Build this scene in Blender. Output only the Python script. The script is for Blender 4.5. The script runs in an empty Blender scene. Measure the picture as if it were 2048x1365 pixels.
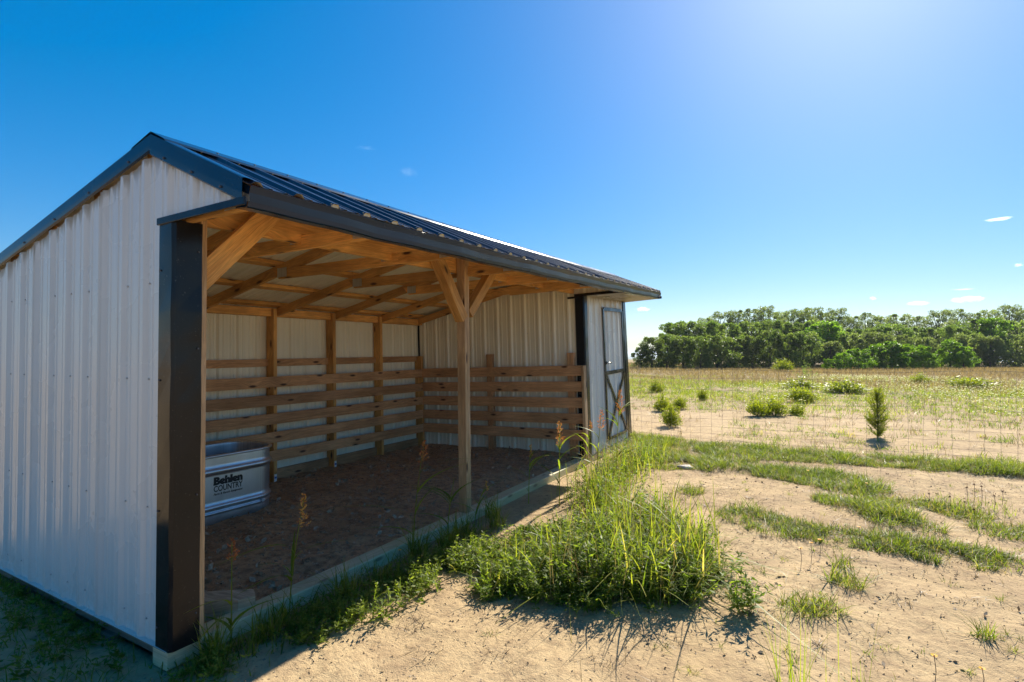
import bpy, math, random
import numpy as np

random.seed(11)
RNG = np.random.default_rng(11)
scene = bpy.context.scene
COL = scene.collection
R = math.radians

# ------------------------------------------------------------------ camera
cam_d = bpy.data.cameras.new('camera')
cam = bpy.data.objects.new('camera', cam_d)
COL.objects.link(cam)
scene.camera = cam
cam_d.sensor_width = 36.0
cam_d.lens = 19.387
cam_d.clip_start = 0.05
cam_d.clip_end = 30000.0
cam.location = (2.8728, -1.5268, 1.5975)
cam.rotation_euler = (R(91.1615), 0.0, R(30.6962))

# ------------------------------------------------------------------ sky, sun, exposure
SUN_EL, SUN_AZ = 38.0, 2.5            # azimuth measured from +Y towards +X
world = bpy.data.worlds.new('World')
scene.world = world
world.use_nodes = True
wn = world.node_tree
bg = wn.nodes['Background']
sky = wn.nodes.new('ShaderNodeTexSky')
sky.sky_type = 'NISHITA'
sky.sun_disc = False
sky.sun_elevation = R(SUN_EL)
sky.sun_rotation = R(SUN_AZ)
sky.ozone_density = 2.0
sky.dust_density = 0.5
sky.air_density = 1.0
tintn = wn.nodes.new('ShaderNodeVectorMath')
tintn.operation = 'MULTIPLY'
tintn.inputs[1].default_value = (0.53, 0.635, 0.80)
hsv = wn.nodes.new('ShaderNodeHueSaturation')
hsv.inputs['Saturation'].default_value = 1.66
gam = wn.nodes.new('ShaderNodeGamma')          # flatter, as a camera's tone curve would record it
gam.inputs[1].default_value = 0.65
wn.links.new(sky.outputs[0], tintn.inputs[0])
wn.links.new(tintn.outputs[0], gam.inputs[0])
wn.links.new(gam.outputs[0], hsv.inputs['Color'])
wn.links.new(hsv.outputs[0], bg.inputs[0])
bg.inputs[1].default_value = 0.12

sun_d = bpy.data.lights.new('sun', 'SUN')
sun_d.energy = 4.3
sun_d.angle = R(0.55)
sun_d.color = (1.0, 0.93, 0.80)
sun = bpy.data.objects.new('sun', sun_d)
COL.objects.link(sun)
sun.location = (0, 30, 30)
sun.rotation_euler = (R(-(90.0 - SUN_EL)), 0.0, R(-SUN_AZ))   # lamp -Z points from the sun to the scene

vs = scene.view_settings
vs.view_transform = 'Standard'
vs.look = 'None'
vs.gamma = 1.0
vs.exposure = 1.38
vs.use_curve_mapping = False
scene.cycles.max_bounces = 8
scene.cycles.diffuse_bounces = 5
scene.cycles.transparent_max_bounces = 12

# ------------------------------------------------------------------ materials
MATS = {}
def newmat(name):
    m = bpy.data.materials.new(name)
    m.use_nodes = True
    nt = m.node_tree
    MATS[name] = m
    return m, nt, nt.nodes, nt.links, nt.nodes['Principled BSDF']

def N(nodes, t, **kw):
    n = nodes.new(t)
    for k, v in kw.items():
        setattr(n, k, v)
    return n

def ramp(nodes, stops):
    r = nodes.new('ShaderNodeValToRGB')
    e = r.color_ramp.elements
    while len(e) < len(stops):
        e.new(0.5)
    for i, (p, c) in enumerate(stops):
        e[i].position = p
        e[i].color = (*c, 1) if len(c) == 3 else c
    return r

def mixc(nodes, links, fac, a, b, mode='MIX'):
    m = nodes.new('ShaderNodeMix')
    m.data_type = 'RGBA'
    m.blend_type = mode
    for inp, val in ((m.inputs[0], fac), (m.inputs[6], a), (m.inputs[7], b)):
        if hasattr(val, 'is_output'):
            links.new(val, inp)
        elif isinstance(val, (tuple, list)):
            inp.default_value = (*val, 1) if len(val) == 3 else val
        else:
            inp.default_value = val
    return m.outputs[2]

def maprange(nodes, links, val, a, b, c=0.0, d=1.0):
    m = nodes.new('ShaderNodeMapRange')
    links.new(val, m.inputs[0])
    for i, v in enumerate((a, b, c, d)):
        m.inputs[1 + i].default_value = v
    return m.outputs[0]

def math_(nodes, links, op, a, b=None):
    m = nodes.new('ShaderNodeMath')
    m.operation = op
    for i, v in enumerate((a, b)):
        if v is None:
            continue
        if hasattr(v, 'is_output'):
            links.new(v, m.inputs[i])
        else:
            m.inputs[i].default_value = v
    return m.outputs[0]

def wood(name, c_light, c_dark, knot=(0.06, 0.025, 0.012), rough=0.62, grey=0.0, green=None, knots=1.0):
    m, nt, nd, lk, bs = newmat(name)
    uv = N(nd, 'ShaderNodeUVMap')
    oi = N(nd, 'ShaderNodeObjectInfo')
    off = N(nd, 'ShaderNodeVectorMath', operation='SCALE')
    comb = N(nd, 'ShaderNodeCombineXYZ')
    lk.new(oi.outputs['Random'], comb.inputs[0])
    r2 = math_(nd, lk, 'MULTIPLY', oi.outputs['Random'], 7.31)
    lk.new(r2, comb.inputs[1])
    lk.new(comb.outputs[0], off.inputs[0])
    off.inputs['Scale'].default_value = 37.0
    add = N(nd, 'ShaderNodeVectorMath', operation='ADD')
    lk.new(uv.outputs[0], add.inputs[0])
    lk.new(off.outputs[0], add.inputs[1])
    # knots: distance to sparse points stretched a little along the board
    kmap = N(nd, 'ShaderNodeMapping')
    kmap.inputs['Scale'].default_value = (2.1, 7.0, 1.0)
    lk.new(add.outputs[0], kmap.inputs[0])
    vor = N(nd, 'ShaderNodeTexVoronoi', voronoi_dimensions='2D')
    vor.inputs['Scale'].default_value = 1.0
    lk.new(kmap.outputs[0], vor.inputs['Vector'])
    # only some cells own a knot
    sep = N(nd, 'ShaderNodeSeparateColor')
    lk.new(vor.outputs['Color'], sep.inputs[0])
    has = maprange(nd, lk, sep.outputs[0], 0.48, 0.52)
    kd = maprange(nd, lk, vor.outputs['Distance'], 0.055, 0.13, 1.0, 0.0)
    kfac = math_(nd, lk, 'MULTIPLY', kd, has)
    kfac = math_(nd, lk, 'MULTIPLY', kfac, knots)
    # grain pushed round the knots
    push = maprange(nd, lk, vor.outputs['Distance'], 0.0, 0.45, 0.05, 0.0)
    push = math_(nd, lk, 'MULTIPLY', push, has)
    pv = N(nd, 'ShaderNodeCombineXYZ')
    lk.new(push, pv.inputs[1])
    add2 = N(nd, 'ShaderNodeVectorMath', operation='ADD')
    lk.new(add.outputs[0], add2.inputs[0])
    lk.new(pv.outputs[0], add2.inputs[1])
    gm = N(nd, 'ShaderNodeMapping')
    gm.inputs['Scale'].default_value = (1.6, 34.0, 1.0)
    lk.new(add2.outputs[0], gm.inputs[0])
    g1 = N(nd, 'ShaderNodeTexNoise', noise_dimensions='2D')
    g1.inputs['Scale'].default_value = 1.0
    g1.inputs['Detail'].default_value = 5.0
    g1.inputs['Roughness'].default_value = 0.65
    g1.inputs['Distortion'].default_value = 0.6
    lk.new(gm.outputs[0], g1.inputs['Vector'])
    gm2 = N(nd, 'ShaderNodeMapping')
    gm2.inputs['Scale'].default_value = (9.0, 190.0, 1.0)
    lk.new(add2.outputs[0], gm2.inputs[0])
    g2 = N(nd, 'ShaderNodeTexNoise', noise_dimensions='2D')
    g2.inputs['Scale'].default_value = 1.0
    g2.inputs['Detail'].default_value = 3.0
    lk.new(gm2.outputs[0], g2.inputs['Vector'])
    big = N(nd, 'ShaderNodeTexNoise', noise_dimensions='2D')
    big.inputs['Scale'].default_value = 1.7
    big.inputs['Detail'].default_value = 3.0
    lk.new(add.outputs[0], big.inputs['Vector'])
    gr = maprange(nd, lk, g1.outputs[0], 0.34, 0.66)
    c = mixc(nd, lk, gr, c_dark, c_light)
    fine = maprange(nd, lk, g2.outputs[0], 0.3, 0.75, 0.72, 1.12)
    c = mixc(nd, lk, 1.0, c, fine, 'MULTIPLY')
    bv = maprange(nd, lk, big.outputs[0], 0.3, 0.7, 0.74, 1.2)
    c = mixc(nd, lk, 1.0, c, bv, 'MULTIPLY')
    rv = maprange(nd, lk, oi.outputs['Random'], 0.0, 1.0, 0.78, 1.15)
    c = mixc(nd, lk, 1.0, c, rv, 'MULTIPLY')
    if grey:
        gfac = maprange(nd, lk, big.outputs[0], 0.45, 0.7, 0.0, grey)
        c = mixc(nd, lk, gfac, c, (0.22, 0.20, 0.17))
    if green:
        n3 = N(nd, 'ShaderNodeTexNoise', noise_dimensions='2D')
        n3.inputs['Scale'].default_value = 1.0
        n3.inputs['Detail'].default_value = 4.0
        mp3 = N(nd, 'ShaderNodeMapping')
        mp3.inputs['Scale'].default_value = (1.2, 6.0, 1.0)
        lk.new(add.outputs[0], mp3.inputs[0])
        lk.new(mp3.outputs[0], n3.inputs['Vector'])
        gf = maprange(nd, lk, n3.outputs[0], 0.42, 0.6)
        c = mixc(nd, lk, gf, c, green)
    c = mixc(nd, lk, kfac, c, knot)
    lk.new(c, bs.inputs['Base Color'])
    bs.inputs['Roughness'].default_value = rough
    bs.inputs['Specular IOR Level'].default_value = 0.35
    bmp = N(nd, 'ShaderNodeBump')
    bmp.inputs['Strength'].default_value = 0.35
    bmp.inputs['Distance'].default_value = 0.0025
    hsum = math_(nd, lk, 'ADD', g1.outputs[0], g2.outputs[0])
    lk.new(hsum, bmp.inputs['Height'])
    lk.new(bmp.outputs[0], bs.inputs['Normal'])
    return m

wood('wood_frame', (0.82, 0.44, 0.135), (0.62, 0.285, 0.075))
wood('wood_board', (0.69, 0.38, 0.18), (0.48, 0.24, 0.105), grey=0.12)
wood('wood_post', (0.64, 0.40, 0.20), (0.44, 0.25, 0.115), grey=0.2)
wood('wood_treated', (0.66, 0.55, 0.34), (0.50, 0.40, 0.24), grey=0.15, green=(0.47, 0.45, 0.26), knots=0.6)
wood('wood_block', (0.78, 0.60, 0.40), (0.52, 0.36, 0.22), knots=0.4)
wood('wood_weathered', (0.20, 0.16, 0.12), (0.12, 0.09, 0.07), grey=0.5)

def sheet_metal(name, base, rough, stain=0.0, spec=0.5, mud=0.0, vary=0.06, dust=0.0, bump=0.25, metallic=0.0):
    """painted sheet steel: uv.x across the ribs, uv.y metres below the top edge"""
    m, nt, nd, lk, bs = newmat(name)
    uv = N(nd, 'ShaderNodeUVMap')
    geo = N(nd, 'ShaderNodeNewGeometry')
    n1 = N(nd, 'ShaderNodeTexNoise')
    n1.inputs['Scale'].default_value = 1.6
    n1.inputs['Detail'].default_value = 4.0
    lk.new(geo.outputs['Position'], n1.inputs['Vector'])
    v = maprange(nd, lk, n1.outputs[0], 0.3, 0.7, 1.0 - vary, 1.0 + vary)
    c = mixc(nd, lk, 1.0, (*base, 1), v, 'MULTIPLY')
    # fine vertical streaks
    mp = N(nd, 'ShaderNodeMapping')
    mp.inputs['Scale'].default_value = (55.0, 0.7, 1.0)
    lk.new(uv.outputs[0], mp.inputs[0])
    st = N(nd, 'ShaderNodeTexNoise', noise_dimensions='2D')
    st.inputs['Scale'].default_value = 1.0
    st.inputs['Detail'].default_value = 4.0
    lk.new(mp.outputs[0], st.inputs['Vector'])
    sv = maprange(nd, lk, st.outputs[0], 0.35, 0.75, 1.0, 1.0 - 1.6 * vary)
    c = mixc(nd, lk, 1.0, c, sv, 'MULTIPLY')
    if stain:
        sx = N(nd, 'ShaderNodeSeparateXYZ')
        lk.new(uv.outputs[0], sx.inputs[0])
        mp2 = N(nd, 'ShaderNodeMapping')
        mp2.inputs['Scale'].default_value = (26.0, 2.0, 1.0)
        lk.new(uv.outputs[0], mp2.inputs[0])
        sn = N(nd, 'ShaderNodeTexNoise', noise_dimensions='2D')
        sn.inputs['Scale'].default_value = 1.0
        sn.inputs['Detail'].default_value = 3.0
        lk.new(mp2.outputs[0], sn.inputs['Vector'])
        ln = maprange(nd, lk, sn.outputs[0], 0.35, 0.72, 0.01, 0.13)
        q = math_(nd, lk, 'DIVIDE', sx.outputs[1], ln)
        f = maprange(nd, lk, q, 0.25, 1.15, stain, 0.0)
        c = mixc(nd, lk, f, c, (0.25, 0.19, 0.11))
    if mud:
        px = N(nd, 'ShaderNodeSeparateXYZ')
        lk.new(geo.outputs['Position'], px.inputs[0])
        mn = N(nd, 'ShaderNodeTexNoise')
        mn.inputs['Scale'].default_value = 38.0
        mn.inputs['Detail'].default_value = 7.0
        mn.inputs['Roughness'].default_value = 0.75
        lk.new(geo.outputs['Position'], mn.inputs['Vector'])
        hgt = maprange(nd, lk, px.outputs[2], 0.10, 0.50, 0.66, 0.22)
        mf = math_(nd, lk, 'LESS_THAN', mn.outputs[0], hgt)
        mf = maprange(nd, lk, math_(nd, lk, 'SUBTRACT', hgt, mn.outputs[0]), 0.0, 0.25, 0.0, mud)
        c = mixc(nd, lk, mf, c, (0.33, 0.26, 0.18))
    if dust:
        dn = N(nd, 'ShaderNodeTexNoise')
        dn.inputs['Scale'].default_value = 90.0
        dn.inputs['Detail'].default_value = 2.0
        lk.new(geo.outputs['Position'], dn.inputs['Vector'])
        df = maprange(nd, lk, dn.outputs[0], 0.68, 0.78, 0.0, dust)
        c = mixc(nd, lk, df, c, (0.35, 0.30, 0.24))
    lk.new(c, bs.inputs['Base Color'])
    bs.inputs['Roughness'].default_value = rough
    bs.inputs['Specular IOR Level'].default_value = spec
    bs.inputs['Metallic'].default_value = metallic
    rr = maprange(nd, lk, n1.outputs[0], 0.3, 0.7, rough - 0.05, rough + 0.07)
    lk.new(rr, bs.inputs['Roughness'])
    if bump:
        bn = N(nd, 'ShaderNodeTexNoise')
        bn.inputs['Scale'].default_value = 3.2
        bn.inputs['Detail'].default_value = 1.5
        lk.new(geo.outputs['Position'], bn.inputs['Vector'])
        bp = N(nd, 'ShaderNodeBump')
        bp.inputs['Strength'].default_value = bump
        bp.inputs['Distance'].default_value = 0.02
        lk.new(bn.outputs[0], bp.inputs['Height'])
        lk.new(bp.outputs[0], bs.inputs['Normal'])
    return m

sheet_metal('white_sheet', (0.64, 0.63, 0.60), 0.27, stain=0.75, mud=0.16, vary=0.035)
sheet_metal('screw_white', (0.42, 0.41, 0.40), 0.5, bump=0)
sheet_metal('inner_sheet', (0.89, 0.82, 0.65), 0.40, stain=0.0)  # white sheet again, with warm bounced light painted into a brighter base colour
sheet_metal('roof_sheet', (0.014, 0.018, 0.032), 0.30, vary=0.15)
sheet_metal('roof_under', (0.85, 0.79, 0.64), 0.45)
sheet_metal('black_trim', (0.012, 0.012, 0.013), 0.17, vary=0.2, dust=0.2, bump=0.6, spec=0.25)
sheet_metal('sky_tinted_trim', (0.006, 0.024, 0.056), 0.22, vary=0.2, bump=0.25, spec=0.38)  # blue of the reflected sky painted into the dark base colour
sheet_metal('galvanized', (0.66, 0.70, 0.76), 0.42, vary=0.16, metallic=1.0, bump=0.15)
sheet_metal('wire_steel', (0.24, 0.20, 0.16), 0.6, metallic=0.5, bump=0)
sheet_metal('screw_metal', (0.10, 0.10, 0.11), 0.5, metallic=0.4, bump=0)
sheet_metal('decal_black', (0.01, 0.01, 0.012), 0.6, bump=0)
sheet_metal('tag_white', (0.75, 0.75, 0.75), 0.6, bump=0)
sheet_metal('tag_blue', (0.08, 0.16, 0.40), 0.6, bump=0)
sheet_metal('foam_closure', (0.52, 0.45, 0.30), 0.8, bump=0)

def leaf_mat(name, stops, trans=0.45, gloss=0.25, rough=0.45, yellow=1.25, warm=1.35):
    """thin leaf: reflects and lets light through; colour by the tint of each leaf"""
    m, nt, nd, lk, bs = newmat(name)
    at = N(nd, 'ShaderNodeAttribute', attribute_name='tint')
    r = ramp(nd, stops)
    lk.new(at.outputs['Fac'], r.inputs[0])
    oi = N(nd, 'ShaderNodeObjectInfo')
    rv = maprange(nd, lk, oi.outputs['Random'], 0.0, 1.0, 0.85, 1.15)
    c = mixc(nd, lk, 1.0, r.outputs[0], rv, 'MULTIPLY')
    lk.new(c, bs.inputs['Base Color'])
    bs.inputs['Roughness'].default_value = rough
    bs.inputs['Specular IOR Level'].default_value = gloss
    tr = N(nd, 'ShaderNodeBsdfTranslucent')
    tc = mixc(nd, lk, 1.0, c, (yellow * warm, yellow * 1.35, 0.7), 'MULTIPLY')
    lk.new(tc, tr.inputs[0])
    mx = N(nd, 'ShaderNodeMixShader')
    mx.inputs[0].default_value = trans
    lk.new(bs.outputs[0], mx.inputs[1])
    lk.new(tr.outputs[0], mx.inputs[2])
    lk.new(mx.outputs[0], nd['Material Output'].inputs[0])
    return m

leaf_mat('grass_leaf', [(0.0, (0.065, 0.11, 0.014)), (0.5, (0.15, 0.20, 0.022)), (0.85, (0.25, 0.27, 0.04)), (1.0, (0.36, 0.30, 0.11))], trans=0.58)
leaf_mat('weed_leaf', [(0.0, (0.075, 0.125, 0.02)), (0.6, (0.15, 0.21, 0.03)), (1.0, (0.25, 0.29, 0.07))], trans=0.58, gloss=0.22, rough=0.5)
leaf_mat('shrub_leaf', [(0.0, (0.10, 0.15, 0.015)), (1.0, (0.26, 0.28, 0.02))], trans=0.5)
leaf_mat('dry_grass', [(0.0, (0.10, 0.07, 0.05)), (0.25, (0.18, 0.13, 0.09)), (0.5, (0.26, 0.19, 0.12)), (1.0, (0.40, 0.31, 0.18))], trans=0.35)
leaf_mat('seed_head', [(0.0, (0.30, 0.10, 0.05)), (0.6, (0.55, 0.21, 0.075)), (1.0, (0.58, 0.40, 0.13))], trans=0.45)
leaf_mat('juniper_leaf', [(0.0, (0.055, 0.085, 0.028)), (0.6, (0.11, 0.145, 0.042)), (1.0, (0.19, 0.21, 0.06))], trans=0.62, warm=1.2)
leaf_mat('oak_leaf', [(0.0, (0.07, 0.11, 0.03)), (0.6, (0.14, 0.185, 0.05)), (1.0, (0.22, 0.25, 0.075))], trans=0.62, warm=1.2)
leaf_mat('grey_leaf', [(0.0, (0.09, 0.115, 0.05)), (0.6, (0.155, 0.18, 0.075)), (1.0, (0.22, 0.24, 0.10))], trans=0.62, warm=1.2)
leaf_mat('bright_leaf', [(0.0, (0.055, 0.12, 0.012)), (0.6, (0.13, 0.24, 0.02)), (1.0, (0.20, 0.30, 0.035))], trans=0.55, warm=1.35)
leaf_mat('petal_yellow', [(0.0, (0.75, 0.38, 0.01)), (1.0, (0.80, 0.50, 0.02))], trans=0.3)
leaf_mat('petal_white', [(0.0, (0.70, 0.70, 0.60)), (1.0, (0.80, 0.80, 0.74))], trans=0.3)
leaf_mat('cone_red', [(0.0, (0.07, 0.012, 0.008)), (1.0, (0.15, 0.03, 0.012))], trans=0.1)

def plain(name, c, rough=0.8, scale=12.0, vary=0.3, bump=0.3, dist=0.01):
    m, nt, nd, lk, bs = newmat(name)
    tc = N(nd, 'ShaderNodeNewGeometry')
    n1 = N(nd, 'ShaderNodeTexNoise')
    n1.inputs['Scale'].default_value = scale
    n1.inputs['Detail'].default_value = 6.0
    lk.new(tc.outputs['Position'], n1.inputs['Vector'])
    v = maprange(nd, lk, n1.outputs[0], 0.3, 0.7, 1 - vary, 1 + vary)
    cc = mixc(nd, lk, 1.0, (*c, 1), v, 'MULTIPLY')
    lk.new(cc, bs.inputs['Base Color'])
    bs.inputs['Roughness'].default_value = rough
    bp = N(nd, 'ShaderNodeBump')
    bp.inputs['Strength'].default_value = bump
    bp.inputs['Distance'].default_value = dist
    lk.new(n1.outputs[0], bp.inputs['Height'])
    lk.new(bp.outputs[0], bs.inputs['Normal'])
    return m
plain('bark', (0.055, 0.042, 0.034), scale=8.0)
plain('stone', (0.46, 0.40, 0.33), scale=14.0)
plain('chip', (0.38, 0.26, 0.165), scale=40.0, vary=0.5)
plain('clod', (0.26, 0.19, 0.12), scale=40.0, vary=0.3)
plain('water', (0.01, 0.015, 0.02), rough=0.05, bump=0.0)

def ground_mat():
    m, nt, nd, lk, bs = newmat('sandy_soil')
    geo = N(nd, 'ShaderNodeNewGeometry')
    pos = geo.outputs['Position']
    def noise(scale, det=5.0, rough=0.55, dist=0.0, vec=pos):
        n = N(nd, 'ShaderNodeTexNoise')
        n.inputs['Scale'].default_value = scale
        n.inputs['Detail'].default_value = det
        n.inputs['Roughness'].default_value = rough
        n.inputs['Distortion'].default_value = dist
        lk.new(vec, n.inputs['Vector'])
        return n.outputs[0]
    big, mid, fine, grit = noise(0.5, 4), noise(2.4, 6, 0.6), noise(16, 6, 0.65), noise(120, 4, 0.7)
    c = mixc(nd, lk, maprange(nd, lk, big, 0.35, 0.65), (0.48, 0.35, 0.195), (0.41, 0.29, 0.155))
    c = mixc(nd, lk, maprange(nd, lk, mid, 0.46, 0.68, 0.0, 0.85), c, (0.325, 0.225, 0.13))
    c = mixc(nd, lk, maprange(nd, lk, fine, 0.46, 0.68, 0.0, 0.7), c, (0.26, 0.175, 0.10))
    c = mixc(nd, lk, maprange(nd, lk, grit, 0.6, 0.72, 0.0, 0.55), c, (0.20, 0.15, 0.10))
    c = mixc(nd, lk, maprange(nd, lk, grit, 0.26, 0.36, 0.5, 0.0), c, (0.60, 0.46, 0.29))
    # trodden litter: little dark flecks of dead plants
    vor = N(nd, 'ShaderNodeTexVoronoi')
    vor.inputs['Scale'].default_value = 26.0
    lk.new(pos, vor.inputs['Vector'])
    fl = maprange(nd, lk, vor.outputs['Distance'], 0.10, 0.24, 0.85, 0.0)
    fl = math_(nd, lk, 'MULTIPLY', fl, maprange(nd, lk, mid, 0.36, 0.54))
    c = mixc(nd, lk, fl, c, (0.16, 0.115, 0.075))
    # litter of dry grass covers the soil beyond the sand
    sx = N(nd, 'ShaderNodeSeparateXYZ')
    lk.new(pos, sx.inputs[0])
    yy = math_(nd, lk, 'ADD', sx.outputs[1], math_(nd, lk, 'MULTIPLY', math_(nd, lk, 'SUBTRACT', big, 0.5), 22.0))
    f1 = maprange(nd, lk, yy, 10.0, 22.0, 0.0, 0.85)
    c = mixc(nd, lk, f1, c, mixc(nd, lk, maprange(nd, lk, mid, 0.4, 0.65), (0.27, 0.20, 0.105), (0.21, 0.165, 0.075)))
    # woodland far away
    f2 = maprange(nd, lk, sx.outputs[1], 110.0, 260.0)
    c = mixc(nd, lk, f2, c, mixc(nd, lk, maprange(nd, lk, noise(0.006, 6), 0.45, 0.55), (0.05, 0.07, 0.03), (0.10, 0.12, 0.055)))
    lk.new(c, bs.inputs['Base Color'])
    bs.inputs['Roughness'].default_value = 0.95
    bs.inputs['Specular IOR Level'].default_value = 0.15
    b1 = N(nd, 'ShaderNodeBump')
    b1.inputs['Strength'].default_value = 0.6
    b1.inputs['Distance'].default_value = 0.035
    h = math_(nd, lk, 'ADD', fine, math_(nd, lk, 'MULTIPLY', grit, 0.35))
    h = math_(nd, lk, 'SUBTRACT', h, math_(nd, lk, 'MULTIPLY', fl, 0.25))
    lk.new(h, b1.inputs['Height'])
    lk.new(b1.outputs[0], bs.inputs['Normal'])
    return m
ground_mat()

def floor_mat():
    m, nt, nd, lk, bs = newmat('barn_dirt')
    geo = N(nd, 'ShaderNodeNewGeometry')
    def noise(scale, det=5.0, rough=0.6):
        n = N(nd, 'ShaderNodeTexNoise')
        n.inputs['Scale'].default_value = scale
        n.inputs['Detail'].default_value = det
        n.inputs['Roughness'].default_value = rough
        lk.new(geo.outputs['Position'], n.inputs['Vector'])
        return n.outputs[0]
    a, b, d = noise(1.5), noise(14), noise(75, 4, 0.7)
    c = mixc(nd, lk, maprange(nd, lk, a, 0.35, 0.65), (0.60, 0.385, 0.215), (0.44, 0.265, 0.14))
    c = mixc(nd, lk, maprange(nd, lk, b, 0.45, 0.7, 0, 0.8), c, (0.17, 0.095, 0.05))
    c = mixc(nd, lk, maprange(nd, lk, d, 0.58, 0.72, 0, 0.8), c, (0.60, 0.41, 0.23))
    c = mixc(nd, lk, maprange(nd, lk, d, 0.3, 0.4, 0.7, 0), c, (0.09, 0.05, 0.028))
    lk.new(c, bs.inputs['Base Color'])
    bs.inputs['Roughness'].default_value = 0.95
    bs.inputs['Specular IOR Level'].default_value = 0.15
    bp = N(nd, 'ShaderNodeBump')
    bp.inputs['Strength'].default_value = 1.0
    bp.inputs['Distance'].default_value = 0.04
    lk.new(math_(nd, lk, 'ADD', b, math_(nd, lk, 'MULTIPLY', d, 0.5)), bp.inputs['Height'])
    lk.new(bp.outputs[0], bs.inputs['Normal'])
floor_mat()

# ------------------------------------------------------------------ helpers
def tag(o, label=None, cat=None, group=None, kind=None):
    for k, v in (('label', label), ('category', cat), ('group', group), ('kind', kind)):
        if v:
            o[k] = v
    return o

def empty(name, loc=(0, 0, 0), rz=0.0):
    o = bpy.data.objects.new(name, None)
    o.empty_display_size = 0.2
    o.location = loc
    o.rotation_euler = (0, 0, rz)
    COL.objects.link(o)
    return o

def link(name, me, parent=None):
    o = bpy.data.objects.new(name, me)
    COL.objects.link(o)
    if parent:
        o.parent = parent
    return o

def copy_tree(o, parent=None):
    c = o.copy()
    COL.objects.link(c)
    c.parent = parent
    for ch in o.children:
        copy_tree(ch, c)
    return c

# the shed stands a little twisted on its skids: (u out of the front, v along, w up) -> world
SW = 2.8557
def T(p):
    p = np.asarray(p, float)
    u, v, w = p[..., 0], p[..., 1], p[..., 2]
    a = 0.0054 + 0.0021 * v + 0.0006 * v * v
    return np.stack([u - a * w, v, w + 0.0031 * v + a * (u + SW)], -1)

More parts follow.
